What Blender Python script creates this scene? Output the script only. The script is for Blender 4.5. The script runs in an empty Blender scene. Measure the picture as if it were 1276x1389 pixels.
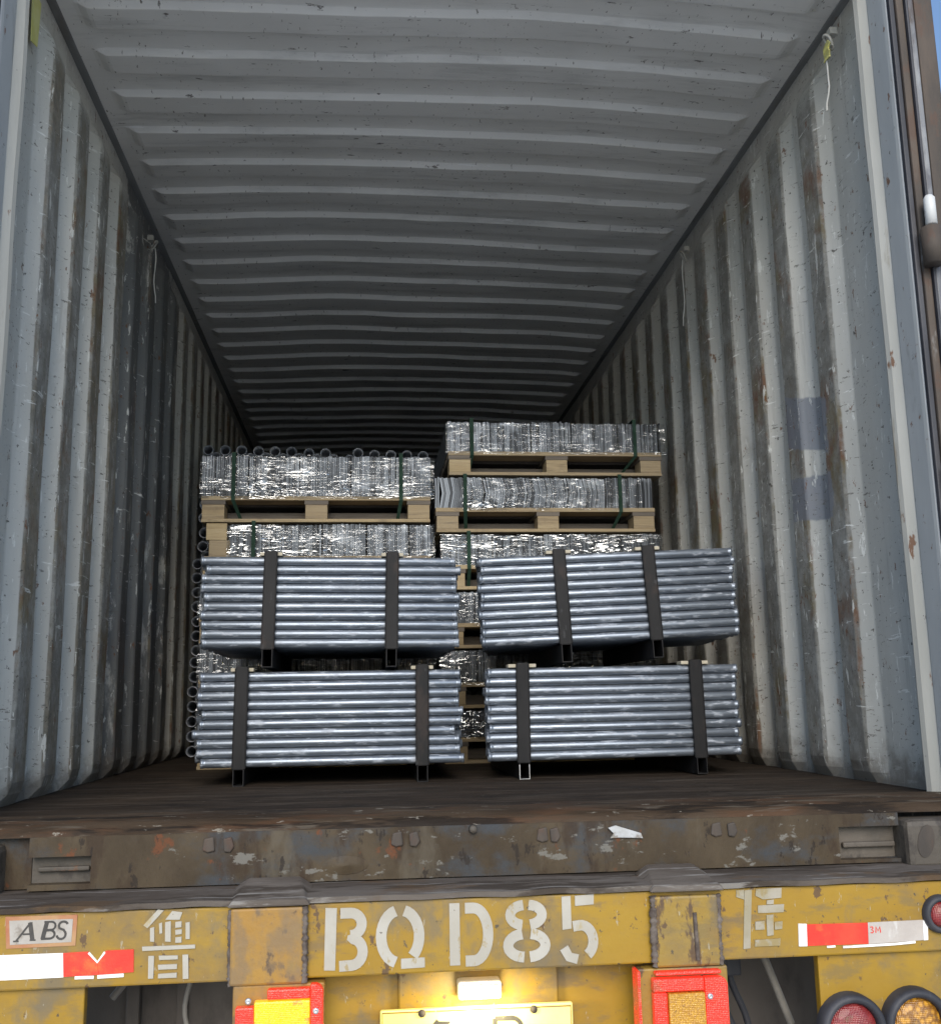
import bpy, math, random
from mathutils import Vector, Matrix, noise as mnoise
random.seed(7)
S = bpy.context.scene
COL = S.collection
R = math.radians

# ------------------------------------------------------------------ camera, sky, sun, exposure
cam = bpy.data.cameras.new('camera'); camo = bpy.data.objects.new('camera', cam); COL.objects.link(camo)
rt = Vector((0.99507, -0.09765, -0.01721)); up = Vector((-0.0009, -0.18245, 0.98322)); fw = Vector((0.09915, 0.97835, 0.18164))
camo.matrix_world = Matrix(((rt.x, up.x, -fw.x, -0.252), (rt.y, up.y, -fw.y, 0.0), (rt.z, up.z, -fw.z, 0.245), (0, 0, 0, 1)))
cam.sensor_fit = 'HORIZONTAL'; cam.sensor_width = 36; cam.lens = 1400 / 1276 * 36
cam.clip_start = 0.05; cam.clip_end = 2000
S.camera = camo

SUN_AZ, SUN_EL = 4.0, 29.0
W = bpy.data.worlds.new('World'); S.world = W; W.use_nodes = True
wn = W.node_tree; bg = wn.nodes['Background']
sky = wn.nodes.new('ShaderNodeTexSky'); sky.sky_type = 'NISHITA'; sky.sun_disc = False
sky.sun_elevation = R(SUN_EL); sky.sun_rotation = R(180 + SUN_AZ)
sky.air_density = 1.0; sky.dust_density = 0.35; sky.ozone_density = 2.4
wn.links.new(sky.outputs[0], bg.inputs[0]); bg.inputs[1].default_value = 0.12
sl = bpy.data.lights.new('sun', 'SUN'); sl.energy = 2.0; sl.angle = R(36); sl.color = (1.0, 0.92, 0.80)
so = bpy.data.objects.new('sun', sl); COL.objects.link(so)
to_sun = Vector((-math.sin(R(SUN_AZ)) * math.cos(R(SUN_EL)), -math.cos(R(SUN_AZ)) * math.cos(R(SUN_EL)), math.sin(R(SUN_EL))))
so.rotation_euler = (-to_sun).to_track_quat('-Z', 'Y').to_euler()
S.view_settings.view_transform = 'Standard'; S.view_settings.look = 'None'
S.view_settings.exposure = 0.85; S.view_settings.gamma = 1.0
S.view_settings.use_curve_mapping = False

# ------------------------------------------------------------------ material helpers
class N:
    def __init__(s, name):
        s.m = bpy.data.materials.new(name); s.m.use_nodes = True
        s.t = s.m.node_tree; s.b = s.t.nodes['Principled BSDF']
        s.out = s.t.nodes['Material Output']
        s.tc = s.t.nodes.new('ShaderNodeTexCoord')
        s.oi = s.t.nodes.new('ShaderNodeObjectInfo')
    def lk(s, a, b): s.t.links.new(a, b)
    def val(s, sock, v):
        if hasattr(v, 'is_linked'): s.lk(v, sock)
        elif isinstance(v, (tuple, list)) and len(v) == 3 and sock.type == 'RGBA': sock.default_value = (*v, 1)
        else: sock.default_value = v
    def vec(s, scale=(1, 1, 1), rnd=True, rot=(0, 0, 0)):
        mp = s.t.nodes.new('ShaderNodeMapping'); s.lk(s.tc.outputs['Object'], mp.inputs[0])
        mp.inputs['Scale'].default_value = scale; mp.inputs['Rotation'].default_value = rot
        if rnd:
            m = s.math('MULTIPLY', s.oi.outputs['Random'], 57.0)
            c = s.t.nodes.new('ShaderNodeCombineXYZ')
            for i in range(3): s.lk(m, c.inputs[i])
            s.lk(c.outputs[0], mp.inputs['Location'])
        return mp.outputs[0]
    def noise(s, vec, scale, detail=5, rough=.6, dist=0):
        n = s.t.nodes.new('ShaderNodeTexNoise'); s.lk(vec, n.inputs['Vector'])
        n.inputs['Scale'].default_value = scale; n.inputs['Detail'].default_value = detail
        n.inputs['Roughness'].default_value = rough; n.inputs['Distortion'].default_value = dist
        return n.outputs['Fac']
    def vor(s, vec, scale, feat='F1', out='Distance'):
        n = s.t.nodes.new('ShaderNodeTexVoronoi'); s.lk(vec, n.inputs['Vector']); n.feature = feat
        n.inputs['Scale'].default_value = scale
        return n.outputs[out]
    def math(s, op, a, b=0.0, clamp=False):
        n = s.t.nodes.new('ShaderNodeMath'); n.operation = op; n.use_clamp = clamp
        s.val(n.inputs[0], a); s.val(n.inputs[1], b); return n.outputs[0]
    def step(s, v, a, b, smooth=True):
        n = s.t.nodes.new('ShaderNodeMapRange'); s.val(n.inputs[0], v)
        n.inputs[1].default_value = a; n.inputs[2].default_value = b; n.clamp = True
        if smooth: n.interpolation_type = 'SMOOTHSTEP'
        return n.outputs[0]
    def mix(s, f, a, b):
        n = s.t.nodes.new('ShaderNodeMix'); n.data_type = 'RGBA'
        s.val(n.inputs[0], f); s.val(n.inputs[6], a); s.val(n.inputs[7], b); return n.outputs[2]
    def xyz(s):
        n = s.t.nodes.new('ShaderNodeSeparateXYZ'); s.lk(s.tc.outputs['Object'], n.inputs[0]); return n.outputs
    def band(s, v, a, b, soft):
        return s.math('MULTIPLY', s.step(v, a - soft, a + soft), s.math('SUBTRACT', 1.0, s.step(v, b - soft, b + soft)))
    def bump(s, h, strength, dist=.01):
        n = s.t.nodes.new('ShaderNodeBump'); s.lk(h, n.inputs['Height'])
        n.inputs['Strength'].default_value = strength; n.inputs['Distance'].default_value = dist
        s.lk(n.outputs[0], s.b.inputs['Normal']); return n.outputs[0]
    def fin(s, color, rough=.6, metal=0.0, spec=None):
        s.val(s.b.inputs['Base Color'], color); s.val(s.b.inputs['Roughness'], rough); s.b.inputs['Metallic'].is_linked or s.val(s.b.inputs['Metallic'], metal)
        if spec is not None: s.b.inputs['Specular IOR Level'].default_value = spec
        return s.m

def worn(name, c1, c2, scale=4, stretch=(1, 1, 1), rough=.6, metal=0.0, layers=(), bump=.15, bscale=60, rnd=True, spec=None, hue=None):
    """c1/c2 mixed by noise, then layers (colour, scale, stretch, lo, hi, strength) of stains, chips and rust"""
    k = N(name); v = k.vec(stretch, rnd)
    c = k.mix(k.step(k.noise(v, scale), .35, .68), c1, c2)
    for (lc, ls, lst, lo, hi, stg) in layers:
        f = k.step(k.noise(k.vec(lst, rnd), ls, 7, .65), lo, hi)
        c = k.mix(k.math('MULTIPLY', f, stg), c, lc)
    if hue:
        c = k.mix(k.math('MULTIPLY', k.oi.outputs['Random'], hue[1]), c, hue[0])
    if bump: k.bump(k.noise(k.vec(stretch, rnd), bscale, 6), bump, .004)
    return k.fin(c, rough, metal, spec)

M = {}
RUST = (.16, .07, .03); DIRT = (.10, .085, .068)
def wall_mat():
    k = N('container_paint'); x, y, z = k.xyz()
    ax = k.math('ABSOLUTE', x)
    v = k.vec((1, 1, .22), False); vh = k.vec((1, 1, 1), False)
    c = k.mix(k.step(k.noise(v, 3.0, 6), .3, .7), (.44, .432, .398), (.55, .542, .505))
    c = k.mix(k.math('MULTIPLY', k.step(k.noise(vh, 1.1, 4), .5, .72), .45), c, (.34, .346, .33))
    # fine vertical streaks of grime
    c = k.mix(k.math('MULTIPLY', k.step(k.noise(k.vec((6, 6, .35), False), 5, 6, .7), .55, .75), .5), c, (.21, .205, .19))
    # cargo rub on the inner flats, broken by noise
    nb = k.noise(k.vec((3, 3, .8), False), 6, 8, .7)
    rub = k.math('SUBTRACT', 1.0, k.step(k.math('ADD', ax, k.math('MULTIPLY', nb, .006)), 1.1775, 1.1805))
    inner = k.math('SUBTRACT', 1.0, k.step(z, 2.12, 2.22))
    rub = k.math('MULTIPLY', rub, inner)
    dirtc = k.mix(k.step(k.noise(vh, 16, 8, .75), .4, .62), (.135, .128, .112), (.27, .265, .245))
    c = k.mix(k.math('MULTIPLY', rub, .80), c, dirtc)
    lw = k.math('ADD', .12, k.math('MULTIPLY', k.step(k.math('MULTIPLY', x, -1.0), .5, .6), .42))
    brown = k.math('MULTIPLY', k.math('MULTIPLY', rub, k.step(k.noise(k.vec((1, 1, .35), False), 7, 8, .75), .46, .58)), lw)
    c = k.mix(brown, c, k.mix(k.step(k.noise(vh, 30, 5), .4, .6), (.10, .085, .05), (.20, .155, .10)))
    # rusty worn arris where the slope turns into the flat
    edge = k.band(k.math('ADD', ax, k.math('MULTIPLY', k.noise(k.vec((1, 1, .5), False), 30, 5), .01)), 1.173, 1.182, .003)
    edge = k.math('MULTIPLY', edge, k.step(k.noise(k.vec((1, 1, .7), False), 4, 8, .75), .5, .62))
    c = k.mix(k.math('MULTIPLY', edge, .8), c, k.mix(k.step(k.noise(vh, 7, 3), .45, .55), (.17, .13, .06), RUST))
    # darker blue-grey patch with ragged edges on part of the left wall
    nz = k.math('MULTIPLY', k.math('SUBTRACT', k.noise(k.vec((1, 1, .7), False), 3.5, 8, .7), .5), .9)
    yy = k.math('ADD', y, nz)
    pat = k.math('MULTIPLY', k.band(yy, 3.82, 4.85, .03), k.step(k.math('MULTIPLY', x, -1.0), .5, .6))
    pat = k.math('MULTIPLY', pat, k.step(k.noise(k.vec((1, 1, .35), False), 5, 6, .7), .32, .44))
    c = k.mix(k.math('MULTIPLY', pat, .82), c, (.085, .092, .098))
    # two blue-grey painted bars on the right wall
    rw = k.step(x, .5, .6)
    for z0, z1, sk in ((1.02, 1.20, .3), (.80, .945, .12)):
        zz = k.math('SUBTRACT', z, k.math('MULTIPLY', k.math('SUBTRACT', y, 3.1), sk))
        nz2 = k.math('MULTIPLY', k.math('SUBTRACT', k.noise(k.vec((1, 1, 1), False), 9, 6, .7), .5), .12)
        m = k.math('MULTIPLY', k.math('MULTIPLY', k.band(k.math('ADD', y, nz2), 2.985, 3.30, .006), k.band(k.math('ADD', zz, k.math('MULTIPLY', nz2, .25)), z0, z1, .004)), rw)
        m = k.math('MULTIPLY', m, k.step(k.noise(k.vec((1, 1, .5), False), 8, 7, .7), .30, .42))
        c = k.mix(k.math('MULTIPLY', m, .8), c, (.19, .205, .24))
    # rust freckles, bare scrapes, chalk scratches
    c = k.mix(k.math('MULTIPLY', k.step(k.noise(k.vec((1, 1, .6), False), 26, 6, .7), .635, .66), .85), c, RUST)
    c = k.mix(k.math('MULTIPLY', k.step(k.noise(vh, 55, 4, .65), .652, .672), .85), c, (.05, .042, .035))
    c = k.mix(k.math('MULTIPLY', k.step(k.noise(k.vec((1, 1, 7), False, (.6, 0, .2)), 7, 6, .7), .64, .652), .75), c, (.72, .72, .69))
    c = k.mix(k.math('MULTIPLY', k.step(k.noise(k.vec((1, 5, 1), False, (.9, .3, 0)), 9, 6, .7), .62, .63), .75), c, (.70, .70, .66))
    c = k.mix(k.math('MULTIPLY', k.step(k.noise(k.vec((1, 4, 14), False, (-.5, .2, 0)), 6, 6, .7), .625, .637), .8), c, (.12, .11, .095))
    # scrape and splash marks low down
    lowm = k.math('SUBTRACT', 1.0, k.step(k.math('ADD', z, k.math('MULTIPLY', k.noise(vh, 9, 6, .7), .25)), .13, .24))
    c = k.mix(k.math('MULTIPLY', lowm, .8), c, (.13, .11, .09))
    c = k.mix(k.math('MULTIPLY', k.step(k.noise(k.vec((1, 1, .8), False), 2.3, 8, .72), .56, .70), .45), c, (.30, .28, .25))
    h = k.math('ADD', k.noise(k.vec((1, 1, .4), False), 18, 8, .7), k.math('MULTIPLY', k.noise(vh, 90, 3), .5))
    k.bump(h, .22, .006)
    return k.fin(c, .52, 0.0, .4)
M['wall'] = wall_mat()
def roof_mat():
    k = N('roof_paint'); vh = k.vec((1, 1, 1), False)
    c = k.mix(k.step(k.noise(vh, 2.0, 6), .3, .7), (.66, .653, .622), (.74, .733, .702))
    c = k.mix(k.math('MULTIPLY', k.step(k.noise(k.vec((.4, 3, 1), False), 4, 7, .7), .5, .7), .4), c, (.32, .32, .305))
    c = k.mix(k.math('MULTIPLY', k.step(k.noise(k.vec((.5, 1.6, 1), False), 22, 6, .7), .645, .67), .85), c, (.07, .055, .045))
    c = k.mix(k.math('MULTIPLY', k.step(k.noise(k.vec((3, 1, 1), False), 34, 4, .6), .665, .685), .8), c, (.08, .065, .05))
    c = k.mix(k.math('MULTIPLY', k.step(k.noise(k.vec((.3, 6, 1), False), 8, 6, .7), .655, .68), .6), c, (.80, .81, .80))
    k.bump(k.noise(vh, 14, 7, .65), .2, .006)
    return k.fin(c, .5, 0, .4)
M['roof'] = roof_mat()
M['rail'] = worn('rail_paint', (0.16, 0.168, 0.168), (0.24, 0.248, 0.248), 5, (1, .2, 1), layers=[(RUST, 20, (1, .5, 1), .64, .68, .8), (DIRT, 5, (1, .3, 1), .5, .7, .6)])
M['post'] = worn('post_paint', (0.36, 0.374, 0.378), (0.432, 0.442, 0.442), 4, (1, 1, .25), .5, layers=[(DIRT, 9, (1, 1, .3), .55, .72, .6), (RUST, 24, (1, 1, .6), .63, .67, .9), ((0.0504, 0.0396, 0.0324), 50, (1, 1, .7), .66, .69, .9)], rnd=False)
M['lip'] = worn('lip_paint', (0.374, 0.367, 0.333), (0.449, 0.442, 0.408), 6, (1, 1, .2), .5, layers=[(RUST, 22, (1, 1, .3), .62, .66, .9), ((0.204, 0.15, 0.0816), 9, (1, 1, .2), .58, .68, .7), ((0.034, 0.0272, 0.0238), 40, (1, 1, .7), .68, .71, .9)], rnd=False)
M['rusty'] = worn('rusty_steel', (0.0447, 0.0369, 0.0309), (0.0833, 0.0624, 0.0476), 12, (1, 1, .25), .75, layers=[((0.155, 0.148, 0.14), 14, (1, 1, .35), .6, .66, .7), ((.075, .042, .028), 18, (1, 1, .5), .55, .65, .7)], bump=.4)
M['strip'] = worn('weathered_strip', (0.08, 0.08, 0.092), (0.16, 0.164, 0.176), 9, (1, 1, .3), .6, layers=[((0.272, 0.28, 0.288), 12, (1, 1, .3), .55, .68, .6), ((0.056, 0.04, 0.032), 14, (1, 1, .4), .55, .66, .8)], bump=.4)
M['rubber'] = worn('black_rubber', (.022, .023, .03), (.05, .05, .058), 14, (1, 1, .3), .6, bump=.2)
M['floor'] = worn('worn_floor', (0.0203, 0.0133, 0.00858), (0.0406, 0.0281, 0.0187), 3, (.5, 3, 1), .75, layers=[((0.0663, 0.0546, 0.0429), 6, (.30, 4, 1), .50, .62, .65), ((0.00936, 0.00702, 0.00546), 8, (.6, 3, 1), .50, .62, .7), ((0.125, 0.101, 0.078), 18, (.2, 3, 1), .60, .63, .6), ((0.156, 0.14, 0.117), 60, (.7, 1, 1), .66, .68, .7)], bump=.4, rnd=False, spec=.2)
M['sill'] = worn('sill_steel', (0.0456, 0.0327, 0.0198), (0.0798, 0.0593, 0.0365), 5, (1, 1, .6), .62, layers=[((0.0471, 0.0524, 0.0593), 2.6, (.8, 1, 1.2), .46, .56, .9), ((0.038, 0.0243, 0.0152), 13, (1, 1, .4), .50, .62, .8), ((0.103, 0.0874, 0.0646), 7, (1, 1, .35), .54, .66, .6), ((0.182, 0.175, 0.156), 24, (.5, 1, 1), .615, .65, .7), ((0.129, 0.0456, 0.019), 11, (1, 1, .8), .62, .67, .8), ((0.0213, 0.016, 0.0129), 34, (1, 1, .5), .61, .65, .8)], bump=.45, rnd=False, spec=.2)
M['thresh'] = worn('threshold_steel', (0.038, 0.0243, 0.0144), (0.0669, 0.0456, 0.0289), 6, (.5, 2, 1), .65, layers=[((0.0836, 0.0418, 0.0213), 9, (.4, 2, 1), .50, .62, .6), ((0.00988, 0.0076, 0.00608), 7, (.4, 3, 1), .50, .60, .8), ((0.114, 0.095, 0.0722), 12, (.3, 3, 1), .56, .62, .6), ((0.228, 0.205, 0.167), 48, (.5, 1, 1), .63, .66, .8)], bump=.6, rnd=False, spec=.2)
M['cast'] = worn('casting_steel', (0.064, 0.0544, 0.0435), (0.096, 0.08, 0.064), 7, rough=.65, layers=[((0.0288, 0.023, 0.0192), 14, (1, 1, .6), .52, .64, .8), (RUST, 18, (1, 1, 1), .62, .68, .7)], bump=.4, rnd=False)
M['dusty'] = worn('dusty_steel', (0.0741, 0.0593, 0.0484), (0.136, 0.117, 0.101), 6, (.4, 1, 1), .8, layers=[((0.0429, 0.0328, 0.025), 9, (.4, 2, 1), .50, .60, .8), ((0.257, 0.242, 0.222), 16, (.22, 3, 1), .57, .63, .7), ((0.109, 0.0663, 0.0351), 7, (.5, 1, 1), .56, .64, .6)], bump=.5, rnd=False, spec=.2)
YL = [((.135, .105, .055), 9, (.6, 1, 1.6), .52, .62, .5), ((.165, .115, .05), 3.2, (1, 1, 1), .46, .64, .8), ((.10, .082, .055), 2.0, (.7, 1, 1), .55, .67, .6), ((.14, .115, .075), 6, (1, 1, .6), .55, .68, .7), ((.25, .13, .02), 2.6, (1, 1, 1), .54, .66, .5), ((.09, .05, .025), 30, (1, 1, .7), .63, .655, .9), ((.055, .045, .035), 60, (1, 1, 1), .655, .67, .9), ((.36, .33, .26), 26, (3, 1, .8), .655, .67, .6), ((.135, .095, .055), 5, (1, 1, 3), .57, .66, .6)]
M['yellow'] = worn('yellow_paint', (.275, .155, .008), (.325, .195, .013), 3, rough=.5, layers=YL, bump=.15, rnd=False)
M['yellow2'] = worn('yellow_paint_rusty', (0.255, 0.158, 0.0182), (0.292, 0.189, 0.0334), 4, rough=.5, layers=YL + [((0.079, 0.0456, 0.0274), 11, (1.6, 1, .7), .54, .60, .9), ((0.122, 0.0976, 0.0669), 7, (1, 1, .7), .58, .68, .8)], bump=.35, rnd=False)
M['orange'] = worn('orange_yellow_paint', (.285, .145, .025), (.325, .18, .03), 4, rough=.55, layers=[((.17, .12, .07), 7, (1, 1, .6), .52, .64, .7), ((.12, .085, .055), 13, (1, 1, .8), .56, .63, .75), ((.08, .05, .03), 30, (1, 1, .5), .61, .64, .85), ((.24, .17, .05), 5, (1, 1, 1), .5, .62, .5)], bump=.3, rnd=False)
M['weld'] = worn('weld_rust', (0.06, 0.044, 0.036), (0.16, 0.132, 0.112), 30, rough=.8, layers=[((0.4, 0.368, 0.32), 25, (1, 1, .5), .62, .66, .8)], bump=.5)
M['letter'] = worn('stencil_white', (0.354, 0.328, 0.276), (0.413, 0.39, 0.341), 8, rough=.6, layers=[((0.341, 0.249, 0.0787), 14, (1, 1, .6), .60, .68, .6), ((0.0787, 0.059, 0.0394), 60, (1, 1, 1), .66, .68, .8), ((0.289, 0.197, 0.0459), 40, (1, 1, .5), .60, .66, .7)], bump=.1, rnd=False)
M['faded'] = worn('stencil_faded', (0.274, 0.24, 0.162), (0.35, 0.318, 0.262), 12, rough=.65, layers=[((0.25, 0.181, 0.0562), 16, (1, 1, 1), .50, .60, .75)], bump=.1, rnd=False)
M['tapew'] = worn('tape_white', (.84, .82, .79), (.90, .89, .87), 12, rough=.35, layers=[((.60, .45, .30), 16, (1, 1, 1), .57, .66, .6), ((.25, .18, .14), 30, (1, 1, 1), .66, .69, .8)], bump=.15, bscale=300, rnd=False)
M['tapep'] = worn('tape_grey', (0.405, 0.361, 0.326), (0.462, 0.419, 0.383), 12, rough=.4, layers=[((0.578, 0.564, 0.535), 14, (2, 1, .5), .56, .66, .7), ((0.217, 0.0723, 0.0578), 40, (1, 1, 1), .68, .70, .6)], bump=.15, bscale=300, rnd=False)
M['taper'] = worn('tape_red', (.72, .035, .022), (.80, .06, .03), 16, rough=.35, layers=[((.80, .20, .04), 9, (1, 1, 1), .57, .68, .5), ((.30, .02, .02), 30, (1, 1, 1), .66, .70, .5)], bump=.15, bscale=300, rnd=False)
M['stickw'] = worn('sticker_white', (0.328, 0.298, 0.262), (0.394, 0.367, 0.335), 16, rough=.5, layers=[((0.164, 0.131, 0.0984), 12, (1, 1, 1), .58, .68, .7)], rnd=False)
M['stickr'] = worn('sticker_border', (0.344, 0.115, 0.0574), (0.41, 0.246, 0.115), 9, rough=.5, rnd=False)
M['black'] = worn('black_print', (.03, .028, .026), (.06, .055, .05), 20, rough=.6, layers=[((.3, .27, .23), 30, (1, 1, 1), .64, .68, .7)])
M['dark'] = worn('dark_underside', (0.0945, 0.081, 0.072), (0.131, 0.113, 0.099), 3, (1, 1, .5), .85, layers=[((0.0315, 0.027, 0.0252), 5, (1, 1, .5), .5, .66, .6)], bump=.3, rnd=False)
M['hose'] = worn('grey_hose', (0.153, 0.142, 0.127), (0.214, 0.199, 0.176), 20, rough=.6)
M['plate'] = worn('plate_yellow', (.86, .72, .20), (.88, .76, .28), 6, rough=.4, bump=.05)
M['clear'] = worn('lamp_cover', (.62, .60, .50), (.74, .72, .62), 20, rough=.25)
def lens_mat(name, c, sc, c2, added_glow=0.0):
    k = N(name); v = k.vec((1, 1, 1), False)
    cell = k.vor(v, sc)
    col = k.mix(k.step(cell, .15, .75), c, c2)
    col = k.mix(k.math('MULTIPLY', k.step(k.noise(v, 26, 6, .7), .55, .63), .7), col, (.13, .07, .03))
    x, y, z = k.xyz()
    gr = k.math('MULTIPLY', k.math('SINE', k.math('MULTIPLY', k.math('ADD', x, z), 900.0)), k.math('SINE', k.math('MULTIPLY', k.math('SUBTRACT', x, z), 900.0)))
    col = k.mix(k.math('MULTIPLY', k.step(gr, -.2, .6), .25), col, c2)
    col = k.mix(k.math('MULTIPLY', k.step(k.noise(v, 9, 7, .7), .54, .64), .5), col, (.22, .12, .05))
    k.bump(k.math('ADD', cell, k.math('MULTIPLY', gr, .5)), .5, .002)
    k.b.inputs['Coat Weight'].default_value = .3
    if added_glow:
        k.lk(col, k.b.inputs['Emission Color']); k.b.inputs['Emission Strength'].default_value = added_glow  # emission added to the lenses, imitating flash light they throw back
    return k.fin(col, .22)
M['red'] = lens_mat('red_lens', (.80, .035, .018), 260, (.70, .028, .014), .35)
M['amberdull'] = lens_mat('worn_amber_lens', (.62, .33, .03), 240, (.42, .20, .02))
M['reddull'] = lens_mat('dull_red_lens', (.26, .035, .035), 60, (.18, .02, .022))
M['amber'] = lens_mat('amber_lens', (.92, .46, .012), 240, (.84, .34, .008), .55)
M['amber2'] = lens_mat('amber_facet_lens', (.62, .30, .03), 95, (.22, .09, .01))
# metals
def zinc(name, base, lo, r0, r1, aniso_vec, smudge):
    k = N(name); v = k.vec(aniso_vec)
    f = k.noise(v, 6, 7, .7)
    c = k.mix(k.step(f, .36, .62), base, lo)
    c = k.mix(k.math('MULTIPLY', k.step(k.noise(k.vec((3, 60, 60)), 5, 5, .7), .52, .62), .55), c, (lo[0] * .45, lo[1] * .45, lo[2] * .48))
    c = k.mix(k.math('MULTIPLY', k.oi.outputs['Random'], .4), c, (.205, .232, .272))
    sm = k.math('MULTIPLY', k.step(k.noise(k.vec((7, 30, 30)), 2.2, 7, .72), .53, .63), smudge)
    c = k.mix(sm, c, (.36, .39, .44))
    rr = k.math('ADD', r0, k.math('MULTIPLY', f, r1))
    rr = k.math('ADD', rr, k.math('MULTIPLY', sm, .35))
    rr = k.math('ADD', rr, k.math('MULTIPLY', k.oi.outputs['Random'], .08))
    k.bump(k.noise(k.vec((.35, 1, 1)), 70, 6), .12, .002)
    k.lk(k.math('SUBTRACT', .66, k.math('MULTIPLY', sm, .5)), k.b.inputs['Metallic'])
    m = k.fin(c, rr, 0.0)
    return m
M['pipe'] = zinc('galvanised_pipe', (.235, .265, .308), (.160, .186, .225), .24, .20, (1.5, 40, 40), .75)
M['pipey'] = zinc('galvanised_long_pipe', (.50, .52, .56), (.36, .38, .42), .28, .2, (30, 1.5, 30), .3)
def plates_mat():
    k = N('zinc_plate_edges'); g = k.t.nodes.new('ShaderNodeNewGeometry')
    rp = g.outputs['Random Per Island']
    c = k.mix(k.step(rp, .1, .9, False), (.016, .019, .024), (.125, .14, .16))
    c = k.mix(k.math('MULTIPLY', k.step(k.noise(k.vec((1, 1, 1)), 12, 5), .5, .66), .4), c, (.36, .39, .43))
    return k.fin(c, .45, .6)
M['plates'] = plates_mat()
def film_mat():
    k = N('stretch_film')
    n1 = k.noise(k.vec((.32, 1, 1.6), True, (0, .16, 0)), 7, 3, .55, 1.6)
    rid = k.math('ABSOLUTE', k.math('SUBTRACT', k.noise(k.vec((.28, 1, 2.0), True, (0, -.12, 0)), 11, 2, .5, 1.2), .5))
    h = k.math('ADD', n1, k.math('MULTIPLY', rid, -1.2))
    bn = k.t.nodes.new('ShaderNodeBump'); k.lk(h, bn.inputs['Height']); bn.inputs['Strength'].default_value = 1.0; bn.inputs['Distance'].default_value = .042
    gl = k.t.nodes.new('ShaderNodeBsdfGlossy'); gl.inputs['Roughness'].default_value = .09; gl.inputs['Color'].default_value = (.97, .98, .99, 1); k.lk(bn.outputs[0], gl.inputs['Normal'])
    tr = k.t.nodes.new('ShaderNodeBsdfTransparent'); tr.inputs[0].default_value = (.95, .955, .96, 1)
    df = k.t.nodes.new('ShaderNodeBsdfDiffuse'); df.inputs[0].default_value = (.6, .62, .63, 1)
    m0 = k.t.nodes.new('ShaderNodeMixShader'); m0.inputs[0].default_value = .02; k.lk(tr.outputs[0], m0.inputs[1]); k.lk(df.outputs[0], m0.inputs[2])
    m1 = k.t.nodes.new('ShaderNodeMixShader'); k.lk(m0.outputs[0], m1.inputs[1]); k.lk(gl.outputs[0], m1.inputs[2])
    k.lk(k.math('ADD', .07, k.math('MULTIPLY', k.step(k.noise(k.vec((.7, 1, 1.3)), 3.2, 4), .48, .62), .24)), m1.inputs[0])
    k.lk(m1.outputs[0], k.out.inputs['Surface'])
    return k.m
M['film'] = film_mat()
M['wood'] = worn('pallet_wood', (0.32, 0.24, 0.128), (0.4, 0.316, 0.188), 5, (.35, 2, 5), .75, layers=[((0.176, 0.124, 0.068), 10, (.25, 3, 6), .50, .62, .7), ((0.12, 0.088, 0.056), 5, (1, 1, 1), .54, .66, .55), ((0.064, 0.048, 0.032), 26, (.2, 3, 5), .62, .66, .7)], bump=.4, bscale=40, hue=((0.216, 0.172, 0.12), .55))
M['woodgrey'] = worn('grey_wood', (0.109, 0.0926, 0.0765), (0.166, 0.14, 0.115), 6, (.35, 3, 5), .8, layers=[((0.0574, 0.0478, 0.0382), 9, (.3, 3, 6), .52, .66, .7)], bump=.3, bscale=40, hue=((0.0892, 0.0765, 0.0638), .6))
M['pad'] = worn('pale_pad', (0.34, 0.306, 0.231), (0.408, 0.374, 0.299), 20, rough=.8)
M['strap'] = worn('green_strap', (.012, .030, .02), (.022, .048, .034), 20, rough=.75, spec=.15)
M['steel'] = worn('dark_steel_bar', (.006, .006, .007), (.013, .0125, .0135), 9, (1, 1, .25), .6, metal=.0, layers=[((.030, .021, .018), 10, (1, 1, .5), .54, .64, .6), ((.045, .045, .048), 30, (1, 1, .4), .62, .66, .6)], bump=.3, spec=.25)
M['steeledge'] = worn('bright_steel', (.45, .45, .46), (.6, .6, .62), 20, rough=.35, metal=.8)
M['yel_tape'] = worn('yellow_marker', (.55, .52, .16), (.62, .60, .28), 12, rough=.6)
M['cord'] = worn('pale_cord', (.55, .55, .52), (.66, .66, .62), 20, rough=.7)
M['ground'] = worn('pale_ground', (.50, .485, .45), (.58, .565, .53), .35, rough=.85, layers=[((.15, .145, .135), .9, (1, 1, 1), .55, .7, .6), ((.12, .115, .11), 5, (1, 1, 1), .66, .72, .5)], bump=.3, bscale=20, rnd=False)  # unseen ground, made pale to bounce light up into the container
M['white'] = worn('white_paint', (0.496, 0.504, 0.504), (0.576, 0.584, 0.584), 10, rough=.5, layers=[(DIRT, 20, (1, 1, 1), .6, .68, .6)])
M['scrap'] = worn('dirty_scrap', (.34, .34, .33), (.44, .45, .46), 30, rough=.8, layers=[((.16, .13, .10), 40, (.5, 1, 1), .50, .60, .8)])
M['tyre'] = worn('tyre_rubber', (.02, .02, .02), (.035, .034, .033), 10, rough=.8)

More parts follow.
